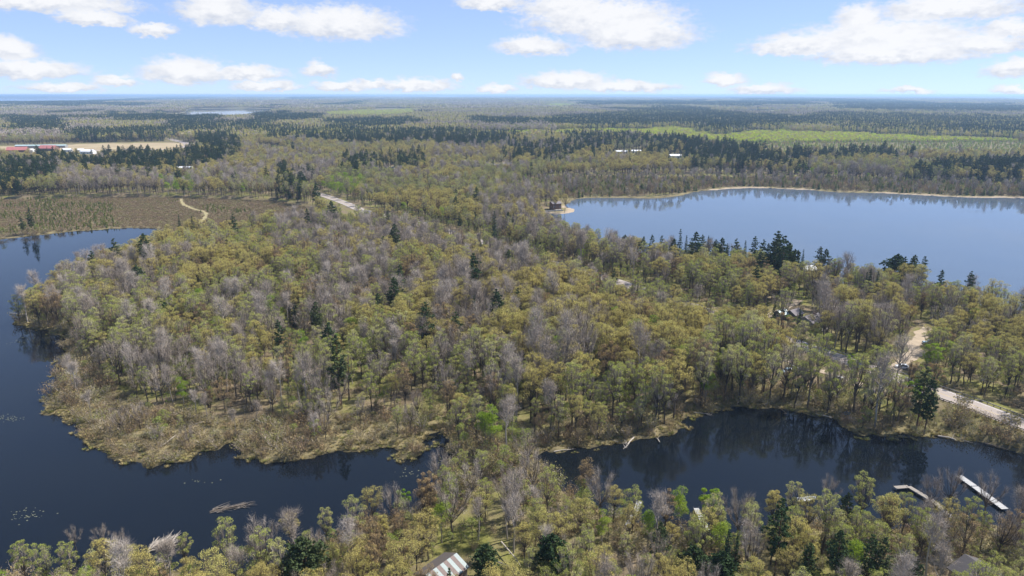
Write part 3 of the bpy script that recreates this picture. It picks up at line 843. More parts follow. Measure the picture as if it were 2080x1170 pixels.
GREEN = [[(1491, 263), (1616, 260), (1794, 267), (2085, 276), (2085, 310), (1717, 309), (1616, 306), (1464, 295), (1380, 283), (1380, 276)], [(1851, 317), (1983, 328), (1983, 347), (1885, 344)],
         [(888, 261), (1192, 260), (1400, 254), (1480, 268), (1380, 276), (1192, 270), (991, 272)], [(655, 354), (740, 354), (750, 380), (660, 385)], [(322, 352), (390, 358), (390, 395), (328, 391)], [(520, 288), (620, 290), (600, 304), (520, 302)],
         [(1590, 330), (1650, 325), (1660, 345), (1600, 350)], [(680, 258), (760, 257), (800, 263), (700, 265)]]
GREY = [[(440, 330), (525, 335), (525, 372), (450, 370)], [(590, 345), (650, 330), (690, 340), (660, 362), (600, 366)], [(560, 445), (640, 440), (720, 450), (860, 440), (880, 490), (760, 510), (640, 520), (560, 500)],
        [(660, 500), (780, 490), (800, 600), (720, 610), (650, 560)], [(880, 550), (990, 550), (1000, 640), (890, 650)], [(820, 470), (1090, 470), (1100, 520), (950, 530), (830, 510)], [(1000, 515), (1100, 510), (1110, 570), (1010, 570)],
        [(180, 690), (330, 690), (560, 740), (760, 760), (760, 840), (420, 850), (240, 800)], [(1250, 540), (1300, 560), (1260, 590), (1200, 560)], [(1470, 800), (2000, 860), (1980, 900), (1700, 850)], [(1640, 930), (2080, 940), (2080, 1010), (1960, 1000)],
        [(110, 355), (300, 345), (420, 370), (420, 395), (120, 400)], [(1000, 392), (1140, 385), (1140, 405), (1010, 410)], [(1850, 290), (1990, 295), (1990, 300), (1850, 303)]]
CLEAR = [lay([(1905, 800), (2090, 840), (2100, 900), (2010, 895), (1905, 880)]), lay([(1850, 725), (1875, 680), (1895, 690), (1880, 735)], 3), lay([(855, 1120), (925, 1098), (1040, 1098), (1040, 1180), (850, 1200)], 4),
         lay([(1590, 628), (1645, 618), (1668, 655), (1605, 660)], 4), lay([(1100, 420), (1170, 414), (1170, 432), (1090, 436)], 2), lay([(1900, 1122), (2080, 1115), (2080, 1200), (1900, 1200)], 5),
         lay([(1600, 742), (1665, 745), (1660, 762), (1600, 756)], 3), lay([(1618, 535), (1660, 535), (1668, 562), (1612, 562)], 3), lay([(940, 945), (985, 945), (985, 985), (930, 985)]),
         lay([(1925, 990), (2060, 1070), (1990, 1110), (1900, 1050)], 0)]


def inany(polys, x, y):
    r = np.zeros(x.shape, bool)
    if polys is DARK or polys is HALF or polys is GREEN:
        x, y = x + (fbm(x / 22, y / 5, 701) - .5) * 70, y + (fbm(x / 18, y / 4, 733) - .5) * 11
    for p in polys:
        r |= inside(p, x, y)
    return r


def free_of_paths(x, y, extra):
    ok = np.ones(x.shape, bool)
    for pl, w in PATHS:
        ok &= dist_line(pl, x, y) > w + extra
    return ok


RS = road[np.argsort(road[:, 1])]


def near_road(x, y):
    rx = np.interp(y, RS[:, 1], RS[:, 0]); return (x < rx) & (x > rx - np.where(y > 300, 40, 22)) & (y < 620) & (y > 240)


# yards and clearings in front of the houses: foot of the house, half width, cleared depth, then low growth
YARDS = []


def open_views(x, y):
    """scale of the growth and where it is cleared, towards the viewer from each yard"""
    sc = np.ones(x.shape); cut = np.zeros(x.shape, bool)
    for hx, hy, hw, d0, d1 in YARDS:
        cx = x - hx * (y / hy)
        cut |= (np.abs(cx) < hw) & (y > hy - d0) & (y < hy + 8)
        sc = np.where((np.abs(cx) < hw) & (y <= hy - d0) & (y > hy - d1), .42, sc)
    rr = near_road(x, y); cut |= rr & (vnoise(x / 5, y / 5, 401) > .60)
    return sc, sc, cut


for _px, _py, _hw, _d0, _d1 in ((1630, 655, 8, 7, 26), (1640, 556, 7, 12, 40), (791, 344, 9, 30, 120), (1002, 340, 12, 20, 110), (1030, 338, 10, 20, 110), (376, 345, 12, 20, 110), (1262, 311, 14, 30, 180), (1292, 310, 12, 30, 180),
                                (1371, 321, 12, 30, 160), (37, 311, 22, 40, 170), (100, 311, 25, 40, 170), (62, 311, 14, 40, 160), (137, 311, 12, 40, 170), (180, 314, 18, 40, 170), (1318, 531, 6, 8, 30), (1128, 428, 12, 12, 30), (1620, 756, 6, 6, 14), (1724, 738, 7, 8, 30), (727, 424, 14, 55, 95), (690, 410, 14, 55, 95), (660, 400, 10, 50, 90)):
    _x, _y, _z = G(_px, _py); YARDS.append((_x, _y, _hw, _d0, _d1))


def choose(x, y, z, r):
    """kind per point as strings"""
    px, py = project(x, y, z + 11)
    n1 = fbm(x / 70, y / 70, 71); n2 = fbm(x / 85, y / 85, 83); n3 = vnoise(x / 25, y / 25, 97)
    p_bare = np.clip(.09 + 2.2 * (n1 - .5), .03, .55); grey = inany(GREY, px, py); p_bare = np.where(grey, .66, p_bare)
    front = (y < 235); p_bare = np.where(front & ~grey, np.clip(p_bare * .8, .1, .4), p_bare)
    kind = np.where(r < p_bare, 'bare', 'x')
    r2 = (r - p_bare) / (1 - p_bare)
    gold_w = np.clip(.44 + 3.0 * (n2 - .5) + np.where(front, -.16, .06) + np.where((px > 1350) & (y < 420) & (y > 230), .30, 0) + np.where((px < 620) & (y > 350), .14, 0) + np.where((y < 330) & (px < 1300), -.20, 0), .12, .85)
    ruddy_w = np.clip(.10 + .9 * (n3 - .55), .03, .3)
    k2 = np.where(r2 < gold_w, 'gold', np.where(r2 < gold_w + ruddy_w, 'ruddy', np.where(r2 > .965, 'fresh', 'olive')))
    kind = np.where(kind == 'x', k2, kind)
    r3 = rng.random(x.shape)
    con = .005 + .07 * sstep(.62, .78, fbm(x / 70, y / 70, 131)); kind = np.where(r3 < con, np.where(rng.random(x.shape) < .6, 'pine', 'spruce'), kind)
    gr = inany(GREEN, px, py); kind = np.where(gr & (r3 < .72), 'fresh', kind)
    hf = inany(HALF, px, py); kind = np.where(hf & (r3 < .45), np.where(rng.random(x.shape) < .5, 'pine', 'spruce'), kind)
    dk = inany(DARK, px, py); kind = np.where(dk & (r3 < .66), np.where(rng.random(x.shape) < .6, 'pine', 'spruce'), kind)
    return kind, px, py


# near and middle trees, one by one
TX, TY, TZ, TK, TS, TR = [], [], [], [], [], []
for (y0, y1, st) in ((104, 185, 5.1), (185, 480, 5.2), (480, 900, 5.8), (900, 1500, 8.2)):
    x, y = grid(y0, y1, st)
    sd = water_sd(x, y); z = land(x, y, sd)
    ok = (sd > np.where(y < 330, 2.2, 3.5)) & free_of_paths(x, y, 2.4)
    bog = inside(P_BOG, x, y); ok &= ~bog
    ok &= ~inside(P_OPEN, x, y) & ~inside(P_FIELD2, x, y)
    ok &= ~inany(CLEAR, x, y)
    marsh = inside(P_MARSH, x, y); q = rng.random(x.shape); ok &= ~marsh | (q < .17)
    # the drier wood behind the marsh thins out, and gaps open in the woods everywhere
    px0, py0 = project(x, y, z)
    thin = inside([(150, 700), (330, 840), (640, 860), (900, 850), (900, 790), (640, 760), (300, 740)], px0, py0); ok &= ~thin | (q < .88)
    wet = inside([(1100, 362), (1440, 352), (1700, 365), (2080, 378), (2080, 402), (1640, 388), (1420, 390), (1170, 404), (1000, 400)], px0, py0) & (y > 500); ok &= ~wet | (q < .22)
    gap = fbm(x / 26, y / 26, 61); ok &= (gap > .34) | (q < .4)
    vx, vy, cut = open_views(x, y); ok &= ~cut
    x, y, z, sd, marsh, wet = (a[ok] for a in (x, y, z, sd, marsh, wet))
    k, px, py = choose(x, y, z, rng.random(x.shape))
    k = np.where((marsh | wet) & (rng.random(x.shape) < .8), np.where(rng.random(x.shape) < .8, 'bare', 'olive'), k)
    s = rng.uniform(.72, 1.14, x.shape) * np.where(marsh | wet, .72, 1.0) * np.where(inany(GREEN, px, py) & (y > 900), .5, 1)
    s = s * (0.82 + .36 * fbm(x / 90, y / 90, 151))
    s = np.where((y < 190), s * .80, s)
    s = np.where((px > 1080) & (px < 1960) & (y > 190) & (y < 262), s * 1.18, s)
    s = np.where((sd < 16) & (y > 300), s * .8, s)
    s = np.where(near_road(x, y), s * .7, s)
    s = s * open_views(x, y)[0]
    for L_, a in zip((TX, TY, TZ, TK, TS), (x, y, z, k, s)): L_.append(a)
TX, TY, TZ, TK, TS = (np.concatenate(a) for a in (TX, TY, TZ, TK, TS))
TR = rng.uniform(0, 6.283, TX.shape)
TV = np.array([KINDS[k][rng.integers(len(KINDS[k]))][0] for k in TK])

# trees placed from the photograph: foot of the trunk, kind, height in metres, label
def foot(px, py_top, H):
    """foot of a tree of height H whose top shows at this photo point"""
    z = 3.0
    for _ in range(4):
        x, y = at(px, py_top, z + H); z = max(hz(x, y), .2)
    return x, y, z


SPECIAL = [
    ((612, 1088), 'roundpine', 12.5, 'broad dark green round-crowned pine at the bottom edge below the brush pile', 1),
    ((1122, 1082), 'roundpine', 11.5, 'dense round-crowned dark pine beside the striped roof cabin, by the fallen pale logs', 0),
    ((987, 1104), 'roundpine', 8.0, 'small bushy dark pine close by the striped roof cabin', 1),
    ((1710, 1076), 'pine', 14.0, 'tall feathery dark white pine in the bottom cluster between docks and dark roof', 0),
    ((1648, 1102), 'pine', 11.0, 'lower dark white pine beside the tall feathery one', 1),
    ((1775, 1085), 'pine', 13.0, 'twin-topped white pine nearer to the dark roof', 2),
    ((1802, 1090), 'pine', 12.5, 'slim white pine closest to the dark-roofed house', 3),
    ((1855, 1130), 'roundpine', 8.0, 'low bushy pine just before the dark-roofed house', 0),
    ((1412, 1106), 'roundpine', 10.0, 'bushy dark pine at the bottom edge between two docks', 0),
    ((1470, 1118), 'roundpine', 9.5, 'second bushy dark pine next to the pointed firs', 1),
    ((1482, 1074), 'spruce', 12.0, 'thin pointed fir spire standing above the bushy pines', 0),
    ((1499, 1088), 'spruce', 11.0, 'shorter thin fir spire beside the taller spire', 1),
    ((1725, 1000), 'pine', 11.0, 'slender open pine near the white moored boat', 1),
    ((1884, 745), 'pine', 19.0, 'big dark pine at the bend where the road comes out of the wood', 2),
    ((1898, 765), 'pine', 17.0, 'tall dark pine leaning over the roadside by the pond', 3),
    ((640, 612), 'pine', 17.0, 'tall dark pine standing alone amid the bare woods of the peninsula', 0),
    ((326, 610), 'roundpine', 13.0, 'flat-topped pine in the western wood of the peninsula', 1),
    ((275, 538), 'roundpine', 14.0, 'dark round pine near the western tip of the peninsula', 0),
    ((1008, 586), 'pine', 19.0, 'tall bare-stemmed pine in the centre of the peninsula', 1),
    ((1052, 584), 'pine', 16.0, 'full-crowned pine beside the tall bare-stemmed one', 2),
    ((812, 536), 'pine', 17.0, 'narrow dark pine among bare grey aspens', 3),
    ((1582, 468), 'pine', 24.0, 'tallest white pine on the lake shore, layered boughs against the water', 1),
    ((1383, 465), 'spruce', 20.0, 'dark pointed spruce standing against the lake at the wooded shore', 0),
    ((1415, 470), 'pine', 19.0, 'dark pine against the lake beside the pointed spruce', 0),
    ((1440, 478), 'spruce', 16.0, 'slim spruce second along the shore from the pointed one', 2),
    ((1535, 479), 'pine', 18.0, 'open-crowned pine against the lake near the tallest one', 3),
    ((1497, 484), 'pine', 16.0, 'squat pine against the lake between slim spruces', 2),
    ((1605, 492), 'roundpine', 19.0, 'broad grey-green pine below the tallest white pine', 0),
    ((1616, 505), 'spruce', 17.0, 'dark spruce next to the white-roofed lake house', 1),
    ((1633, 506), 'spruce', 12.0, 'small spruce just behind the white-roofed lake house', 0),
    ((1668, 500), 'pine', 14.0, 'thin grey pine on the shore past the white-roofed lake house', 1),
    ((1395, 478), 'spruce', 16.0, 'second dark spruce close beside the pointed one at the lake', 1), ((1468, 482), 'pine', 17.0, 'dark pine midway along the row against the lake', 0), ((1515, 488), 'spruce', 15.0, 'slim dark spruce below the open-crowned pine', 2), ((1596, 478), 'pine', 23.0, 'white pine crowding the tallest one', 2), ((1572, 490), 'pine', 19.0, 'lower white pine at the foot of the tallest one', 0), ((1590, 512), 'spruce', 17.0, 'dark spruce in the thick of the lake pines', 0),
    ((1428, 476), 'pine', 17.0, 'broad dark pine between the slim spruces of the lake row', 3), ((1455, 486), 'pine', 15.0, 'low dark pine filling the lake row', 1), ((1552, 486), 'pine', 17.0, 'dark pine just west of the tallest white pine', 2), ((1370, 484), 'pine', 15.0, 'shaggy pine just before the pointed spruce', 0), ((1325, 476), 'pine', 15.0, 'shaggy pine third from the beginning of the lake row', 3), ((1478, 494), 'spruce', 14.0, 'short spruce in front of the lake row', 0), ((1286, 478), 'pine', 14.0, 'dark pine by the pale roofed house at the lake', 2),
    ((1345, 478), 'pine', 15.0, 'grey-green pine at the west end of the lake row', 2), ((1270, 476), 'roundpine', 13.0, 'round dark pine where the lake row begins', 0), ((1308, 480), 'pine', 15.0, 'pine second from the beginning of the lake row', 1), ((1840, 520), 'pine', 17.0, 'dark pine in the clump by the lake beyond the drive', 3), ((1762, 552), 'spruce', 14.0, 'spruce on the landward side of the shore cluster', 1),
    ((1825, 514), 'roundpine', 17.0, 'dark leaning pine clump by the lake beyond the sandy drive', 1),
    ((1860, 517), 'pine', 15.0, 'pine against the lake next to the dark leaning clump', 0),
    ((1880, 520), 'pine', 14.0, 'last pine along the lake shore before the budding wood', 2),
    ((1770, 545), 'spruce', 16.0, 'trio spruce by the lake shore, darkest of its cluster', 2),
    ((1785, 550), 'spruce', 15.0, 'slim spruce at the edge of the shore cluster', 0),
    ((1560, 605), 'spruce', 12.0, 'spruce beside the teal-roofed shed', 1), ((1575, 610), 'spruce', 11.0, 'bushy blue-green spruce touching the teal-roofed shed', 2),
    ((1627, 622), 'spruce', 10.0, 'small spruce in front of the grey house roofs', 0), ((1917, 622), 'spruce', 11.0, 'dark lone spruce near the top of the sandy drive', 2),
    ((1004, 428), 'spruce', 19.0, 'big layered spruce in the wood west of the lake', 1), ((965, 427), 'spruce', 13.0, 'spruce second in the row west of the lake', 0),
    ((1032, 430), 'pine', 14.0, 'pine third in the row west of the lake', 0), ((1043, 432), 'spruce', 14.0, 'spruce closest to the lake in the row of conifers', 2), ((933, 431), 'pine', 11.0, 'small pine at the west end of the conifer row', 3),
    ((1225, 1035), 'fresh', 8.5, 'vivid green young tree on the near bank beside a dock', 0), ((1320, 1040), 'fresh', 8.0, 'vivid green bushy tree by the narrow dock', 1), ((1385, 985), 'fresh', 11.0, 'tall vivid lime-green tree at the pond edge', 0),
    ((1440, 990), 'fresh', 10.0, 'broad lime-green tree beside the tallest lime-green one', 2), ((895, 1020), 'fresh', 9.5, 'green slender tree behind the striped roof cabin', 1), ((1000, 820), 'fresh', 13.0, 'leafy green willow on the shore between channel and pond', 0),
    ((985, 835), 'fresh', 11.0, 'leafy green sapling clump beside the shore willow', 1), ((1860, 770), 'fresh', 12.0, 'fresh green tree leaning over the road by the dark pine', 2), ((1735, 720), 'fresh', 9.0, 'fresh green crown beside the roadside track', 2),
    ((1805, 735), 'fresh', 9.0, 'fresh green crown between track and sandy drive', 0), ((1128, 395), 'gold', 12.0, 'rounded budding tree on the tip beside the point house', 0), ((1148, 393), 'gold', 13.0, 'rounded yellow tree standing at the very tip of the point', 1),
    ((1508, 984), 'bare', 13.5, 'wide bare grey tree at the water, tall forked trunk', 4), ((200, 1062), 'bare', 6.5, 'bleached dead tree spreading over the near bank shallows', 4), ((145, 1066), 'bare', 6.0, 'small bleached dead tree at the near bank', 5), ((240, 1074), 'bare', 6.0, 'grey bare bush-like tree beside the brush pile', 3),
    ((1940, 940), 'bare', 12.0, 'pale bare maple reaching over the long dock', 4), ((2020, 955), 'bare', 12.0, 'pale bare maple at the shore end of the long dock', 5), ((1900, 962), 'bare', 10.0, 'small pale bare tree by the angled dock', 3), ((1690, 960), 'bare', 9.0, 'bare twiggy tree standing by the moored boat', 4),
    ((1575, 995), 'gold', 10.5, 'round golden tree at the waterline near the moored boat', 2), ((585, 1040), 'gold', 9.0, 'round golden tree at the channel edge of the near bank', 0), ((660, 1030), 'olive', 10.0, 'olive tree at the channel edge of the near bank', 2), ((905, 945), 'olive', 12.0, 'wide olive tree at the channel end by the log dam', 1),
    ((1115, 945), 'olive', 13.5, 'tall dark-limbed olive tree beside the log dam at the pond end', 0)]
SP = []
for (px, py), kind, H, label, var in SPECIAL:
    H *= 1.12 if py > 560 else 1.3
    x, y, z = foot(px, py, H); SP.append((x, y, z, kind, H, label, var))
# nothing from the scatter crowds the placed ones
keep = np.ones(TX.shape, bool)
for x, y, z, kind, H, label, var in SP:
    rad = 3.8 if kind in ('roundpine', 'gold', 'olive') else 2.6
    keep &= np.hypot(TX - x, TY - y) > rad
    keep &= ~((np.abs(TX - x - (-x / max(y, 1)) * 6) < 2.0) & (TY < y) & (TY > y - 7))
TX, TY, TZ, TK, TS, TR, TV = (a[keep] for a in (TX, TY, TZ, TK, TS, TR, TV))

NAMES = {'gold': ('budding_tree', 'golden budding tree'), 'olive': ('budding_tree', 'olive-green budding tree'), 'ruddy': ('budding_tree', 'reddish brown budding tree'), 'bare': ('bare_tree', 'leafless grey tree'),
         'fresh': ('leafy_tree', 'fresh green leafy tree'), 'pine': ('pine_tree', 'dark green pine'), 'roundpine': ('pine_tree', 'dark green pine'), 'spruce': ('spruce_tree', 'dark pointed spruce')}


def tree(kind, var, loc, rz, s, label, group):
    idx, tr, cr, H = KINDS[kind][var]
    t = empty(NAMES[kind][0], loc, rz, label, 'tree', group); t.scale = (s, s, s)
    mesh_obj('trunk', tr, t); mesh_obj('crown', cr, t)
    return t


def proto_height(kind, var):
    me = KINDS[kind][var][2]; co = np.empty(len(me.vertices) * 3, np.float32); me.vertices.foreach_get('co', co); return float(co[2::3].max())


for i, (x, y, z, kind, H, label, var) in enumerate(SP):
    n = len(KINDS[kind]); v = var % n
    tree(kind, v, (x, y, z - .05), (i * 1.7) % 6.28, H / proto_height(kind, v), label, None)

# the trees that show largest become individuals, each told by its kind and its place among the landmarks
MARKS = [('the striped roof cabin', -14.8, 122.2), ('the dark-roofed house below the docks', 98.2, 117.5)] + [(n, *at(a, b, .5)) for n, a, b in (
    ('the long pale dock', 2042, 1034), ('the bent dock', 1930, 1048), ('the moored white boat', 1640, 1025), ('the short pale dock', 1436, 1076), ('the narrow pale dock', 1276, 1066), ('the log dam', 1000, 945), ('the pale branch heap', 330, 1105), ('the channel inlet', 893, 885),
    ('the notch in the marsh shore', 470, 910), ('the western tip of the peninsula', 60, 660), ('the forked log in the pond', 1280, 895), ('the white boat on the pond bank', 1736, 850), ('the west corner of the pond', 1410, 842), ('the marsh point opposite the brush pile', 320, 935), ('the southern near bank corner', 20, 1130),
    ('the near bank bend', 640, 1110), ('the channel end of the near bank', 860, 1030), ('the pond shore by the lime-green trees', 1420, 1095), ('the western marsh edge', 140, 790), ('the wood edge above the marsh', 560, 860), ('the wood edge by the inlet', 800, 840), ('the north bank of the pond', 1560, 822), ('the bank under the dark roadside pine', 1850, 880))] + [(n, *at(a, b, 3)) for n, a, b in (
    ('the guardrail end', 1925, 806), ('the sandy drive', 1850, 720), ('the head of the sandy drive', 1884, 664), ('the grey house', 1640, 656), ('the white-roofed lake house', 1640, 560), ('the parked white pickup', 1612, 752), ('the abandoned cars', 1116, 780), ('the tall lone pine of the peninsula', 640, 690), ('the tall bare-stemmed pine', 1008, 690), ('the bare grove of the peninsula', 930, 620), ('the upper bare belt', 740, 560), ('the western budding slope', 470, 650), ('the woods under the highway', 1150, 600), ('the southern peninsula slope', 620, 770), ('the pond wood', 1220, 820),
    ('the flat-topped pine', 326, 680), ('the road stretch by the grey house', 1540, 672), ('the half-hidden bluish car', 1270, 716), ('the roadside white van', 1522, 697), ('the middle of the peninsula', 820, 720), ('the lake shore past the drive', 1990, 640), ('the wood inside the marsh', 400, 780), ('the woods east of the guardrail', 2040, 790), ('the pond side track', 1700, 770))]
MX = np.array([m_[1] for m_ in MARKS]); MY = np.array([m_[2] for m_ in MARKS])
ORD = [a_ + b_ for a_ in ('', 'twenty-', 'thirty-', 'forty-', 'fifty-', 'sixty-', 'seventy-', 'eighty-', 'ninety-') for b_ in 'first second third fourth fifth sixth seventh eighth ninth'.split()]
ORD = ORD[:9] + 'tenth eleventh twelfth thirteenth fourteenth fifteenth sixteenth seventeenth eighteenth nineteenth twentieth'.split() + ORD[9:18] + ['thirtieth'] + ORD[18:27] + ['fortieth'] + ORD[27:36] + ['fiftieth'] + ORD[36:45] + ['sixtieth'] + ORD[45:54]
ppx, ppy = project(TX, TY, TZ + 9)
inview = (ppx > 5) & (ppx < 2075) & (ppy < 1165)
LIMIT = {'gold': 120, 'olive': 125, 'ruddy': 40, 'bare': 250, 'fresh': 90, 'pine': 110, 'spruce': 80}
GROUPS = {'gold': 'golden budding trees', 'olive': 'olive budding trees', 'ruddy': 'reddish budding trees', 'bare': 'leafless grey trees', 'fresh': 'fresh green trees', 'pine': 'scattered pines', 'spruce': 'scattered spruces'}
single = np.zeros(TX.shape, bool)
for kind, lim in LIMIT.items():
    al = np.where((TK == kind) & (TY < 520))[0]
    dm = np.hypot(TX[al][:, None] - MX, TY[al][:, None] - MY); rank = dm.argsort(0).argsort(0)       # place of every tree of the kind, counted outward from each landmark
    best = rank.argmin(1); br = rank.min(1)
    c = np.where(inview[al] & (TY[al] < 430))[0]
    c = c[np.argsort(-(TS[al][c] / np.hypot(TY[al][c], TX[al][c])))][:lim]
    single[al[c]] = True
    for q in c:
        i = al[q]; v = [k[0] for k in KINDS[kind]].index(int(TV[i])); mk = MARKS[best[q]][0]; rk = int(br[q])
        lab = ('%s, %s one out from %s' % (NAMES[kind][1], ORD[rk], mk)) if rk < len(ORD) else '%s, standing well away from %s' % (NAMES[kind][1], mk)
        tree(kind, v, (TX[i], TY[i], TZ[i] - .05), TR[i], TS[i], lab, GROUPS[kind])


# ------------------------------------------------------------------ the rest of the wood: one object each, instanced on points
def scatter_group():
    g = bpy.data.node_groups.new('scatter', 'GeometryNodeTree')
    g.interface.new_socket('Geometry', in_out='INPUT', socket_type='NodeSocketGeometry'); g.interface.new_socket('Geometry', in_out='OUTPUT', socket_type='NodeSocketGeometry')
    N = g.nodes; L = g.links; gi = N.new('NodeGroupInput'); go = N.new('NodeGroupOutput')
    ci = N.new('GeometryNodeCollectionInfo'); ci.inputs['Collection'].default_value = PROTO; ci.inputs['Separate Children'].default_value = True; ci.inputs['Reset Children'].default_value = True
    ip = N.new('GeometryNodeInstanceOnPoints'); ip.inputs['Pick Instance'].default_value = True

    def attr(n, t):
        a = N.new('GeometryNodeInputNamedAttribute'); a.data_type = t; a.inputs[0].default_value = n; return a.outputs[0]
    cb = N.new('ShaderNodeCombineXYZ'); L.new(attr('rot', 'FLOAT'), cb.inputs[2])
    L.new(gi.outputs[0], ip.inputs['Points']); L.new(ci.outputs[0], ip.inputs['Instance']); L.new(attr('idx', 'INT'), ip.inputs['Instance Index'])
    L.new(cb.outputs[0], ip.inputs['Rotation']); L.new(attr('scl', 'FLOAT'), ip.inputs['Scale']); L.new(ip.outputs[0], go.inputs[0])
    return g


SCATTER = scatter_group()


def scatter(name, x, y, z, idx, scl, label):
    n = len(x); me = bpy.data.meshes.new(name); me.vertices.add(n)
    me.vertices.foreach_set('co', np.stack([x, y, z], 1).astype(np.float32).ravel())
    for nm, t, a in (('idx', 'INT', idx), ('rot', 'FLOAT', rng.uniform(0, 6.283, n)), ('scl', 'FLOAT', scl)):
        k = me.attributes.new(nm, t, 'POINT'); k.data.foreach_set('value', np.asarray(a, np.int32 if t == 'INT' else np.float32))
    o = mesh_obj(name, me); md = o.modifiers.new('scatter', 'NODES'); md.node_group = SCATTER
    return tag(o, label, 'vegetation', kind='stuff')


rest = ~single
a = rest & (TY < 560); scatter('wood', TX[a], TY[a], TZ[a], TV[a], TS[a], 'mixed budding and bare wood covering the peninsula and shores')
a = rest & (TY >= 560); scatter('woodland', TX[a], TY[a], TZ[a], TV[a], TS[a], 'mixed woods beyond the bog and the lake')


def pick(kinds, n, p=None):
    ids = [k[0] for kk in kinds for k in KINDS[kk]]; w = None
    if p: w = [pp / len(KINDS[kk]) for kk, pp in zip(kinds, p) for _ in KINDS[kk]]
    return rng.choice(ids, n, p=w)


# far woods in patches
for name, tagk, y0, y1, st in (('far_wood', 'patch_', 1480, 4300, 31), ('horizon_wood', 'wide_', 4250, 30000, 118)):
    pts = []
    y = y0
    while y < y1:
        s = st * (1 if y < 12000 else 1.5); hw = .80 * y + 60; xs = np.arange(-hw, hw, s); pts.append(np.stack([xs + rng.uniform(-.3, .3, xs.shape) * s, y + rng.uniform(-.4, .4, xs.shape) * s], 1)); y += s
    p = np.concatenate(pts); x, y = p[:, 0], p[:, 1]
    sd = water_sd(x, y); z = land(x, y, sd); px, py = project(x, y, z + 11)
    ok = (sd > st * .5) & ~inside(P_OPEN, x, y + 15) & ~inside(P_OPEN, x, y - 15) & ~inside(P_FIELD2, x, y) & (dist_line(field_road, x, y) > st * .6)
    clear = fbm(x / 420, y / 700, 201); ok &= ~((clear > .70) & (y > 1900))
    cn = fbm(x / (500 + y * .10), y / (300 + y * .16), 221); gn = fbm(x / (420 + y * .08), y / (300 + y * .12), 241); gy = fbm(x / 300, y / 300, 261)
    k = np.where(gy > .56, 'grey', 'mixed')
    k = np.where((gn > .66), 'green', k); k = np.where(cn > .61, 'half', k); k = np.where(cn > .72, 'dark', k)
    k = np.where(inany(GREEN, px, py), 'green', k); k = np.where(inany(HALF, px, py), 'half', k); k = np.where(inany(DARK, px, py), 'dark', k)
    x, y, z, k = x[ok], y[ok], z[ok], k[ok]
    idx = np.array([KINDS[tagk + q][rng.integers(2)][0] for q in k])
    scatter(name, x, y, z, idx, rng.uniform(.8, 1.12, x.shape) * np.where(k == 'green', .85, 1), 'distant woods fading towards the horizon' if st > 50 else 'far mixed woods with dark conifer stands')

# saplings filling the wood
x, y = grid(112, 620, 4.2)
sd = water_sd(x, y); z = land(x, y, sd); marsh = inside(P_MARSH, x, y); bog = inside(P_BOG, x, y); den = np.where(marsh, .06, .25 + .6 * fbm(x / 30, y / 30, 501))
ok = (sd > 3) & ~bog & (rng.random(x.shape) < den) & free_of_paths(x, y, 1.5) & ~inany(CLEAR, x, y) & ~open_views(x, y)[2]
x, y, z = x[ok], y[ok], z[ok]
scatter('saplings', x, y, z, pick(('sapling',), len(x)), rng.uniform(.55, 1.3, x.shape), 'thin young growth of saplings filling the woods')
# undergrowth, marsh and bog plants
x, y = grid(110, 560, 3.1)
sd = water_sd(x, y); z = land(x, y, sd); marsh = inside(P_MARSH, x, y); bog = inside(P_BOG, x, y)
dens = np.where(marsh, .95, np.where(sd < 14, .8, .35)) ; ok = (sd > .8) & ~bog & (rng.random(x.shape) < dens) & free_of_paths(x, y, 1.0) & ~inany(CLEAR[2:], x, y)
xx, yy, zz, m2 = x[ok], y[ok], z[ok], marsh[ok] | (sd[ok] < 14)
scatter('undergrowth', xx, yy, zz, pick(('shrub', 'twigshrub'), len(xx), (.66, .34)), rng.uniform(.5, 1.2, xx.shape) * np.where(m2, 1.2 + .5 * (fbm(xx / 18, yy / 18, 601) > .5), 1.0), 'low brush and willow scrub under the trees and along the shores')
x, y = grid(120, 420, 1.25)
px0, py0 = project(x, y, np.zeros_like(x)); sel = (px0 > -60) & (px0 < 2140); x, y = x[sel], y[sel]
sd = water_sd(x, y); marsh = inside(P_MARSH, x, y); q = rng.random(x.shape)
ok = ((sd > -.2) | ((sd > -2.6) & (vnoise(x / 3.1, y / 3.1, 811) > .74))) & (((sd < 5) & (vnoise(x / 2.2, y / 2.2, 821) > .3)) | (marsh & (q < .34)) | ((sd < 12) & (q < .35))) & ((y > 165) | (q < .5)) & free_of_paths(x, y, .5)
x, y, sd = x[ok], y[ok], sd[ok]; z = np.maximum(land(x, y, sd), -.04)
scatter('marsh_grass', x, y, z, pick(('tussock',), len(x)), rng.uniform(.5, 1.15, x.shape), 'straw-coloured sedge tussocks fringing the water')
x, y = grid(470, 700, 3.0)
sel = inside(P_BOG, x, y); x, y = x[sel], y[sel]; sd = water_sd(x, y); ok = (sd > 1.0) & (dist_line(trail, x, y) > 2.6); x, y, sd = x[ok], y[ok], sd[ok]
px, py = project(x, y, np.zeros_like(x)); lar = (fbm(x / 30, y / 30, 301) > np.where(px < 230, .42, .68)) & (py < 478 - px * .055)
lar &= rng.random(x.shape) < .5
idx = np.where(lar, pick(('larch',), len(x)), pick(('heath',), len(x)))
scatter('bog_vegetation', x, y, land(x, y, sd), idx, np.where(lar, rng.uniform(.35, .85, x.shape), rng.uniform(.8, 1.3, x.shape)), 'brown heath and young green larches on the bog meadow')
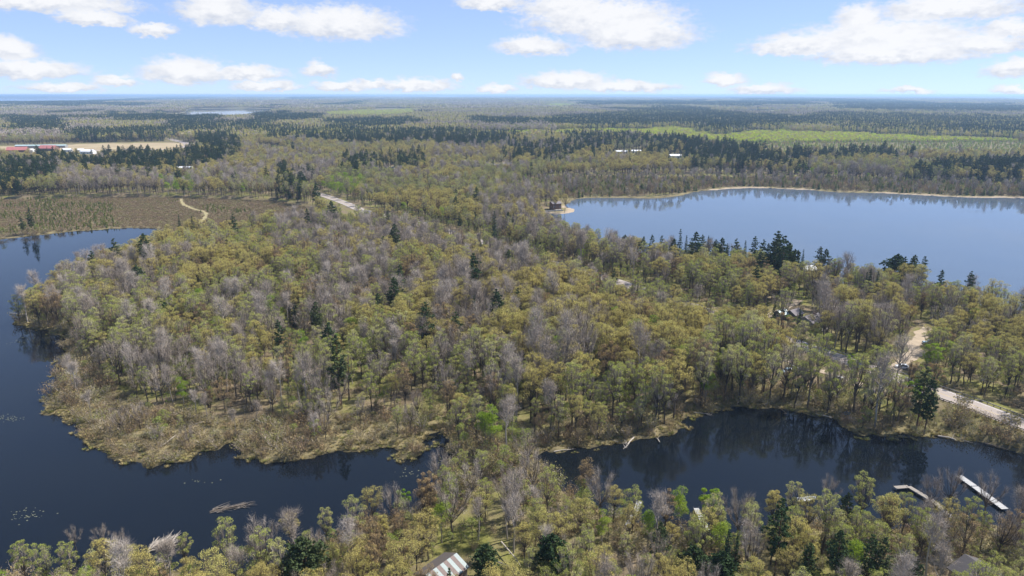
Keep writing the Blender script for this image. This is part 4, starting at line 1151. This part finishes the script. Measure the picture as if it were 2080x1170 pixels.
# brush along the far lake shore
x, y = grid(600, 830, 3.6)
sd = water_sd(x, y); z = land(x, y, sd); px, py = project(x, y, z)
ok = inside([(1100, 362), (1440, 352), (1700, 365), (2080, 376), (2120, 402), (1640, 388), (1420, 390), (1170, 404), (1000, 400)], px, py) & (sd > np.where(px > 1440, 8, 2)); x, y, z = x[ok], y[ok], z[ok]
scatter('shore_brush', x, y, z, pick(('twigshrub', 'shrub', 'larch'), len(x), (.5, .3, .2)), rng.uniform(.9, 1.9, x.shape), 'grey-brown swamp brush behind the far lake shore')


# floating leaves on the channel
def lily():
    m = MB(); random.seed(4)
    for (px, py, n, sx, sy) in ((12, 850, 70, 4, 2), (55, 1045, 40, 5, 2.4), (390, 978, 10, 5, 1.2), (830, 960, 18, 4, 2), (40, 690, 30, 5, 5), (1010, 0, 0, 0, 0)):
        if not n: continue
        cx, cy_ = at(px, py)
        for _ in range(n):
            x = random.gauss(cx, sx * .6); y = random.gauss(cy_, sy * .6); r = U(.08, .24); m.poly([(x + r * math.cos(t), y + r * math.sin(t) * .8, .012) for t in (0, 1.05, 2.1, 3.14, 4.2, 5.2)])
    tag(m.build('floating_leaves', M['lily']), 'scattered pale lily leaves floating on the channel', 'lily leaves', kind='stuff')


lily()


# ------------------------------------------------------------------ buildings
def house(name, px, py, rz, L, W, wall_h, roof_h, wall, roof, label, cat='house', windows=2, chimney=False, over=.4, panels=None, group=None, loc=None, porch=False):
    x, y, z = loc if loc else G(px, py)
    t = empty(name, (x, y, z), rz, label, cat, group)
    m = MB(); a, b = L / 2, W / 2
    m.box(-a, a, -b, b, -1.0, wall_h)
    for s in (-1, 1):
        m.poly([(s * a, -b, wall_h), (s * a, b, wall_h), (s * a, 0, wall_h + roof_h)])
    m.build('wall', M[wall], t)
    k = roof_h / b; e = b + over; ze = wall_h - over * k + .06; zr = wall_h + roof_h + .06; th = .16
    for s in (-1, 1):
        if panels and s == panels[0]:
            n = panels[1]; w = (L + 2 * over) / n; r = None
            for i in range(n):
                x0 = -a - over + i * w + .015; x1 = x0 + w - .03; dz = .02 * (i % 2)
                MB().hexa([(x0, 0, zr + dz), (x1, 0, zr + dz), (x1, s * e, ze + dz), (x0, s * e, ze + dz), (x0, 0, zr + th + dz), (x1, 0, zr + th + dz), (x1, s * e, ze + th + dz), (x0, s * e, ze + th + dz)]).build('roof_panel', M[panels[2][i % 2]], t)
        else:
            rr = MB().hexa([(-a - over, 0, zr), (a + over, 0, zr), (a + over, s * e, ze), (-a - over, s * e, ze), (-a - over, 0, zr + th), (a + over, 0, zr + th), (a + over, s * e, ze + th), (-a - over, s * e, ze + th)]).build('roof', M[roof], t)
    if chimney:
        c = MB().box(a * .3, a * .3 + .8, -.4, .4, wall_h + roof_h * .6, wall_h + roof_h + .9).build('chimney', M['brick'], t)
    for s in (-1, 1):
        for i in range(windows):
            xx = -a + L * (i + .5) / windows; y0 = s * b
            if s == -1 and i == windows // 2:
                d = MB().box(xx - .5, xx + .5, y0 - .06, y0 + .05, .05, 2.1).build('door', M['siding_brown'], t); MB().box(xx + .3, xx + .4, y0 - .11, y0 - .06, 1.0, 1.1).build('handle', M['galv'], d)
                continue
            f = MB().box(xx - .7, xx + .7, y0 - .05, y0 + .05, wall_h * .36, wall_h * .36 + 1.25).build('window', M['trim'], t)
            MB().box(xx - .58, xx + .58, y0 - .08, y0 + .08, wall_h * .36 + .1, wall_h * .36 + 1.15).build('pane', M['glass'], f)
        f = MB().box(s * a - .05, s * a + .05, -.6, .6, wall_h * .4, wall_h * .4 + 1.2).build('window', M['trim'], t)
        MB().box(s * a - .08, s * a + .08, -.48, .48, wall_h * .4 + .1, wall_h * .4 + 1.1).build('pane', M['glass'], f)
    if porch:
        MB().box(-a * .8, a * .8, -b - 3.2, -b - .05, .3, .5).build('deck', M['dock_wood'], t)
        for xx in (-a * .75, 0, a * .75): MB().box(xx - .08, xx + .08, -b - 3.1, -b - 2.94, -.8, 1.4).build('deck_post', M['dock_wood'], t)
    return t


def on(x, y): return (x, y, max(hz(x, y), 0))


# cabin with the striped roof: ridge from the photo
ridge = math.atan2(127.4 - 121.6, -13.5 + 18.3)
house('cabin', 0, 0, ridge, 8.4, 6.8, 2.5, 1.5, 'siding_tan', 'siding_dark', 'small cabin with roof striped in pale green and rust metal panels', 'cabin', 2, panels=(-1, 9, ('roof_pale', 'roof_rust')), loc=on(-14.8, 122.2), over=.35)
house('house', 0, 0, R(-72), 13, 8.4, 2.8, 2.1, 'siding_tan', 'roof_dark', 'house with dark shingle roof at the corner below the docks', 'house', 3, loc=on(98.2, 117.5))
house('house', 0, 0, R(35), 9.5, 8.0, 3.2, 2.0, 'siding_grey', 'roof_grey', 'grey house with hipped grey shingle roof beside the road', 'house', 3, True, loc=on(131.0, 284.0), porch=True)
house('garage', 0, 0, R(35), 6.0, 5.5, 2.6, 1.6, 'siding_dark', 'roof_grey', 'dark garage with grey shingle roof next to the grey house', 'garage', 1, loc=on(127.5, 294.0))
house('shed', 0, 0, R(28), 4.6, 4.0, 2.4, 1.6, 'siding_dark', 'roof_teal', 'small shed with teal metal roof by the blue-green spruce', 'shed', 1, loc=on(121.5, 293.5))
house('house', 1640, 556, R(8), 8.5, 7, 3.0, 1.8, 'siding_brown', 'roof_white', 'white-roofed lake house with reddish deck among shore pines', 'house', 3, porch=True)
house('house', 1318, 531, R(20), 10, 7, 2.6, 1.8, 'siding_tan', 'roof_grey', 'pale roofed house half hidden by pines at the wooded lake shore', 'house', 3)
xh, yh, zh = G(1128, 425)
house('house', 0, 0, R(24), 8.5, 7, 5.4, 1.4, 'siding_brown', 'roof_grey', 'tall dark two-storey house on the small sandy point', 'house', 3, loc=(xh, yh, zh), porch=True)
wl = empty('retaining_wall', G(1125, 429.5), R(18), 'pale stone retaining wall in front of the point house', 'wall')
for i in range(9):
    MB().box(-9 + i * 2.0, -7.04 + i * 2.0, -.3, .3, -.6, .95 + .06 * (i % 2)).build('stone_block', M['dock'], wl)
FAR = [(37, 309, 10, 32, 14, 4, 5, 'siding_brown', 'roof_red', 'red-roofed barn at the west end of the farmstead', 'barn'), (100, 306, -6, 30, 15, 4.5, 5, 'siding_brown', 'roof_red', 'red-roofed barn beside the long pale shed', 'barn'),
       (85, 300, 6, 90, 11, 4, 1.6, 'siding_grey', 'roof_teal', 'very long low shed with pale metal roof behind the red barns', 'shed'), (62, 308, 0, 14, 8, 3, 2, 'white', 'roof_white', 'small white house between the two red barns', 'house'),
       (137, 308, 5, 14, 8, 3.5, 2.2, 'white', 'roof_white', 'white farmhouse beside the dark yard trees', 'house'), (180, 312, -8, 22, 12, 4, 3, 'white', 'roof_white', 'bright white shed at the near edge of the field', 'shed'), (165, 308, 12, 10, 8, 3, 2, 'white', 'roof_white', 'small white outbuilding next to the bright white shed', 'shed'),
       (376, 345, 4, 20, 7, 3, 1.4, 'white', 'roof_white', 'pale long house among budding trees north of the bog', 'house'), (791, 344, 3, 13, 5, 2.8, .8, 'white', 'roof_grey', 'white trailer home in a clearing beyond the highway', 'house'),
       (1002, 340, -4, 16, 9, 3, 2, 'siding_dark', 'roof_grey', 'dark-walled house in the wood north-west of the lake', 'house'), (1028, 338, 6, 14, 8, 3, 2, 'siding_dark', 'roof_grey', 'grey-roofed house next to the dark-walled one', 'house'),
       (1262, 311, 2, 20, 9, 3, 1.5, 'white', 'roof_white', 'first of the white sheds in the conifer stand', 'shed'), (1292, 310, -3, 16, 8, 3, 1.5, 'white', 'roof_white', 'second of the white sheds in the conifer stand', 'shed'), (1371, 321, 5, 18, 10, 4, 2, 'white', 'roof_white', 'bright white-roofed house beyond the lake in conifers', 'house'),
       (1912, 252, 0, 60, 16, 5, 2, 'white', 'roof_white', 'pale long building at the edge of far meadows', 'building'), (1930, 227, 0, 50, 20, 8, 4, 'white', 'roof_white', 'tiny white building on the far wooded plain', 'building'), (1340, 254, 0, 40, 14, 5, 2, 'white', 'roof_white', 'far white building below the dark ridge of conifers', 'building'),
       (2052, 251, 0, 120, 14, 4, 1, 'white', 'roof_white', 'long pale roof line at the edge of the far green meadow', 'building'), (445, 266, 0, 24, 12, 5, 3, 'siding_grey', 'roof_grey', 'grey farm building by the far strip field', 'building')]
for (px, py, rz, L_, W_, wh, rh, wa, ro, lab, cat) in FAR:
    house('barn' if cat == 'barn' else ('house' if cat == 'house' else ('shed' if cat == 'shed' else 'building')), px, py, R(rz), L_, W_, wh, rh, wa, ro, lab, cat, 4 if L_ > 20 else 2)


# ------------------------------------------------------------------ vehicles
def prism(m, prof, y0, y1):
    n = len(m.v); k = len(prof)
    m.v += [(x, y0, z) for x, z in prof] + [(x, y1, z) for x, z in prof]
    m.f.append(tuple(range(n, n + k))); m.f.append(tuple(range(n + 2 * k - 1, n + k - 1, -1)))
    for i in range(k): m.f.append((n + i, n + k + i, n + k + (i + 1) % k, n + (i + 1) % k))
    return m


def car(px, py, rz, paint, label, truck=False, loc=None, name='car', cat='car', group=None):
    x, y, z = loc if loc else G(px, py)
    t = empty(name, (x, y, z), rz, label, cat, group)
    L = 2.6 if truck else 2.25
    body = [(-L, .35), (L, .35), (L, .75), (L - .25, .92), (1.1, 1.0), (-L + .1, 1.0), (-L, .8)]
    prism(MB(), body, -.9, .9).build('body', M[paint], t)
    cab = [(1.1, 1.0), (.45, 1.62), (-.5 if truck else -1.3, 1.66), (-.75 if truck else -2.0, 1.0)]
    prism(MB(), cab, -.78, .78).build('cabin', M[paint], t)
    gl = [(.98, 1.06), (.43, 1.55), (-.45 if truck else -1.22, 1.58), (-.62 if truck else -1.72, 1.06)]
    for s in (-1, 1): prism(MB(), gl, s * .785 - .01, s * .785 + .01).build('side_window', M['glass'], t)
    MB().hexa([(1.12, -.68, 1.05), (1.12, .68, 1.05), (1.06, .68, 1.05), (1.06, -.68, 1.05), (.53, -.62, 1.58), (.53, .62, 1.58), (.47, .62, 1.58), (.47, -.62, 1.58)]).build('windscreen', M['glass'], t)
    for xx in (-L * .62, L * .62):
        for s in (-1, 1):
            w = MB().tube([(xx, s * .72, .34), (xx, s * .93, .34)], .34, 10).build('wheel', M['rubber'], t); MB().tube([(xx, s * .93, .34), (xx, s * .95, .34)], .2, 8).build('rim', M['galv'], w)
    for s in (-1, 1): MB().box(L - .02, L + .03, s * .62 - .16, s * .62 + .16, .6, .76).build('headlight', M['trim'], t)
    return t


def road_pt(px, py, off=0):
    x, y = at(px, py, 3.2); d = np.hypot(road[:, 0] - x, road[:, 1] - y); i = int(d.argmin()); j = min(i + 1, len(road) - 1); v = road[j] - road[i - 1]
    a = math.atan2(v[1], v[0]); n = np.array([v[1], -v[0]]) / np.linalg.norm(v); p = road[i] + n * off
    return (p[0], p[1], 3.22), a


l, a = road_pt(727, 423, 1.9)
car(0, 0, a + math.pi, 'car_dark', 'dark car driving along the highway near the bog', loc=l)
for px, py, rz, paint, lab, tr in ((1612, 752, 20, 'car_white', 'white pickup parked in the clearing by the roadside track', True), (1632, 757, 24, 'car_white', 'white car parked next to the white pickup', False), (1598, 757, 200, 'car_blue', 'pale blue car parked behind the white pickup', False),
                                   (1888, 699, -10, 'car_blue', 'pale blue pickup parked beside the sandy drive', True), (1832, 748, 160, 'car_white', 'white car at the foot of the sandy drive', False), (1522, 697, 40, 'car_white', 'white van-like car under trees beside the highway', False),
                                   (1110, 776, 60, 'car_white', 'white abandoned car among the trees at the peninsula centre', False), (1126, 786, 120, 'car_dark', 'dark abandoned car beside the white one in the woods', True), (1270, 716, 80, 'car_blue', 'bluish car half hidden in the wood south of the highway', False), (1700, 772, 20, 'car_white', 'white car on the pond side track under bare trees', True)):
    car(px, py, R(rz), paint, lab, tr)
for px, lab in ((225, 'dark truck on the farm road nearest the white shed'), (262, 'dark truck midway on the farm road'), (304, 'dark car on the farm road nearest the bend')):
    i = int(np.abs(project(field_road[:, 0], field_road[:, 1], 2.9)[0] - px).argmin()); c_ = car(0, 0, 0, 'car_dark', lab, True, loc=(field_road[i][0], field_road[i][1], 2.95)); c_.scale = (1.6, 1.4, 1.5)


# ------------------------------------------------------------------ docks, boats, logs
def dock(pts, w, mat, label, canopy=False):
    """deck of separate planks on posts, running through ground points"""
    p0 = pts[0]; t = empty('dock', (p0[0], p0[1], 0), 0, label, 'dock')
    pl = MB().box(-.15, .15, -w / 2, w / 2, -.04, .04).mesh('plank', M[mat]); ps = MB().tube([(0, 0, -1.6), (0, 0, .95)], .06, 6).mesh('post', M['galv'])
    for a, b in zip(pts[:-1], pts[1:]):
        a = np.array(a); b = np.array(b); L = np.linalg.norm(b - a); d = (b - a) / L; ang = math.atan2(d[1], d[0]); n = np.array([-d[1], d[0]])
        for i in range(int(L / .32)):
            q = a + d * (.16 + i * .32) - np.array(p0); o = mesh_obj('plank', pl, t); o.location = (q[0], q[1], .62 + .01 * (i % 3)); o.rotation_euler = (0, 0, ang)
        for s in (-1, 1):
            q0 = a + n * s * (w / 2 - .1) - np.array(p0); q1 = b + n * s * (w / 2 - .1) - np.array(p0)
            MB().tube([(q0[0], q0[1], .52), (q1[0], q1[1], .52)], .05, 4).build('stringer', M['dock_wood'], t)
        for i in range(int(L / 3) + 1):
            for s in (-1, 1):
                q = a + d * min(i * 3.0, L) + n * s * (w / 2 + .03) - np.array(p0); o = mesh_obj('post', ps, t); o.location = (q[0], q[1], 0)
    return t


def D(*pp): return [at(a, b, .65) for a, b in pp]


dock(D((1948, 966), (1980, 988), (2042, 1034)), 1.9, 'dock', 'long pale straight dock reaching from the near bank under pale bare maples')
dock(D((1818, 990), (1846, 988), (1898, 1019), (1968, 1082)), 1.3, 'dock_wood', 'angled dock with bent end between golden trees')
dock(D((1414, 1032), (1424, 1052), (1438, 1078)), 1.3, 'dock', 'short pale dock beside the lime-green trees')
dock(D((1299, 1018), (1290, 1040), (1274, 1068)), 1.3, 'dock', 'narrow pale dock behind the vivid green bushy tree')
x, y = at(1710, 388.5, .6); dock([(x, y), (x + 2, y + 14)], 2.0, 'dock', 'small white dock on the far lake shore'); dock([(x - 6, y + 1), (x - .9, y)], 1.6, 'dock', 'white swimming raft ending the far shore dock')


def boat(px, py, rz, mat, label, loc=None, L=4.8):
    x, y = at(px, py, .3) if loc is None else loc[:2]; t = empty('boat', (x, y, -.08 if loc is None else loc[2]), rz, label, 'boat')
    m = MB(); sec = []
    for f in np.linspace(0, 1, 9):
        w = .85 * (1 - max(0, f - .45) ** 2 * 3.1); w = max(w, .03); xx = -L / 2 + L * f; k = .35 * max(0, f - .5)
        sec.append([(xx, -w, .62 + k), (xx, -w * .75, .1 + k * .6), (xx, 0, .0 + k * .6), (xx, w * .75, .1 + k * .6), (xx, w, .62 + k), (xx, w - .07, .60 + k), (xx, w * .62, .18 + k * .6), (xx, -w * .62, .18 + k * .6), (xx, -w + .07, .60 + k)])
    n = 9
    m.v = [p for s in sec for p in s]
    m.f = [(i * n + j, (i + 1) * n + j, (i + 1) * n + (j + 1) % n, i * n + (j + 1) % n) for i in range(8) for j in range(n)]; m.f += [tuple(range(n)), tuple(range(8 * n + n - 1, 8 * n - 1, -1))]
    m.build('hull', M[mat], t)
    for xx in (-L * .28, -.1, L * .2): MB().box(xx - .14, xx + .14, -.6, .6, .40, .45).build('seat', M['dock_wood'], t)
    mo = MB().box(-L / 2 - .35, -L / 2 - .02, -.16, .16, .55, 1.0).build('outboard_motor', M['car_dark'], t)
    return t


boat(1640, 1014, R(12), 'car_white', 'white motor boat moored at the near bank beyond golden trees')
boat(1736, 856, R(-25), 'car_white', 'white boat pulled up on the pond bank under bare trees', loc=G(1736, 852), L=3.6)
boat(1722, 846, R(15), 'car_blue', 'pale blue upturned skiff on the bank behind the white boat', loc=G(1720, 842), L=3.0)
boat(1896, 706, R(-18), 'car_white', 'white boat on the grass beside the sandy drive', loc=G(1897, 706))


def log(px0, py0, px1, py1, r, label, z0=.35, z1=.1, mat='deadwood', br=7, seed=0):
    random.seed(seed); a = Vector((*at(px0, py0, z0), z0)); b = Vector((*at(px1, py1, z1), z1)); t = empty('fallen_tree', a, 0, label, 'fallen tree', None)
    d = b - a; m = MB(); m.tube([Vector((0, 0, 0)), d * .4 + Vector((0, 0, .15)), d * .75 + rv() * .3, d], [r, r * .85, r * .6, r * .3], 6); m.build('trunk', M[mat], t)
    for i in range(br):
        s = d * U(.45, 1); e = s + (d.normalized() * U(.4, 1.2) + rv() * 1.2) * U(.8, 1.8); e.z = abs(e.z) + .05; MB().tube([s, s.lerp(e, .5) + rv() * .15, e], [r * .35, r * .22, r * .08], 4).build('branch', M[mat], t)


LOGS = [(1288, 888, 1266, 912, .26, 'bleached fallen tree with forked crown dipping into the pond'), (1255, 898, 1235, 893, .14, 'small bleached snag beside the forked fallen tree'), (1125, 917, 1165, 912, .15, 'thin pale log lying along the pond edge near the dam'), (1340, 898, 1330, 884, .15, 'short pale snag at the pond shore under the peninsula trees'),
        (1045, 936, 1060, 925, .2, 'pale log on the narrow dam between channel and pond'), (1020, 921, 1018, 938, .18, 'log standing end-on beside the dam'), (1110, 890, 1125, 912, .16, 'slanting log on the shore above the dam'), (1580, 826, 1600, 842, .16, 'dark log tilting into the pond from the wooded bank'),
        (1690, 848, 1640, 838, .16, 'pale log along the wooded pond bank'), (1905, 885, 1960, 895, .22, 'long bleached log on the bank below the guardrail'), (2000, 900, 2050, 915, .2, 'dark log in the water by the road embankment'), (1410, 838, 1445, 843, .12, 'thin pale stick log at the pond west corner'),
        (1018, 1100, 1058, 1150, .16, 'pale birch log lying on the cleared ground by the cabin'), (1008, 1140, 1048, 1158, .14, 'second pale log crossing the cleared ground by the cabin'), (330, 905, 365, 880, .2, 'bleached log lying in the marsh grass'), (395, 862, 440, 850, .16, 'bleached log under the bare trees at the marsh edge'),
        (20, 636, 60, 640, .18, 'bare snag leaning over the water at the western tip'), (760, 800, 800, 815, .15, 'grey log on the wood floor above the marsh'), (1050, 960, 1075, 940, .2, 'reddish log half sunk beside the dam')]
for i, (a_, b_, c_, d_, r_, lab) in enumerate(LOGS):
    zz = 3.2 if b_ > 1050 else (1.2 if i in (13, 14, 15, 17) else .35); log(a_, b_, c_, d_, r_, lab, zz, zz if (b_ > 1050 or i in (14, 15, 17)) else .08, 'deadwood_dark' if 'dark' in lab or 'reddish' in lab else 'deadwood', 9 if i == 0 else 4, i)


def brush_pile(px, py, L, W, H, n, ang, label, mat):
    random.seed(int(px)); x, y = at(px, py); t = empty('brush_pile', (x, y, 0), ang, label, 'brush pile')
    m = MB()
    for _ in range(n):
        s = Vector((U(-.5, .3) * L, random.gauss(0, W * .25), U(0, H * .3))); e = s + Vector((U(.1, .45) * L, random.gauss(.1, .35) * W, U(.1, .9) * H)); m.tube([s, s.lerp(e, .5) + rv() * .2, e], [.07, .05, .02], 3, False)
    tag(m.build('branches', M[mat], t), kind='stuff')
    MB().tube([(-L * .5, -.2, .05), (0, 0, .3), (L * .4, .3, .4)], [.14, .12, .06], 6).build('log', M['deadwood_dark'], t)


brush_pile(470, 1032, 10, 2.6, .5, 46, R(16), 'low dark brush pile surfacing in the middle of the channel', 'drift')
brush_pile(330, 1108, 6, 3.2, 1.3, 150, R(22), 'pale heap of bleached branches on the near bank', 'deadwood')
brush_pile(985, 950, 4, 3, 1.6, 130, R(80), 'grey branch heap on the dam between channel and pond', 'deadwood')

# ------------------------------------------------------------------ the air
hb = MB().box(-64000, 64000, -450, 59500, -4, 106)
haze = hb.build('haze', None)
hm = bpy.data.materials.new('haze'); hm.use_nodes = True; hn = hm.node_tree.nodes; hn.clear()
ho = hn.new('ShaderNodeOutputMaterial'); hv = hn.new('ShaderNodeVolumePrincipled')
hv.inputs['Color'].default_value = (0.46, 0.68, 1.0, 1); hv.inputs['Density'].default_value = 8.0e-5; hv.inputs['Anisotropy'].default_value = 0.2
hm.node_tree.links.new(hv.outputs[0], ho.inputs['Volume']); haze.data.materials.append(hm)
tag(haze, 'thin blue haze over the far woods', 'haze', kind='stuff')
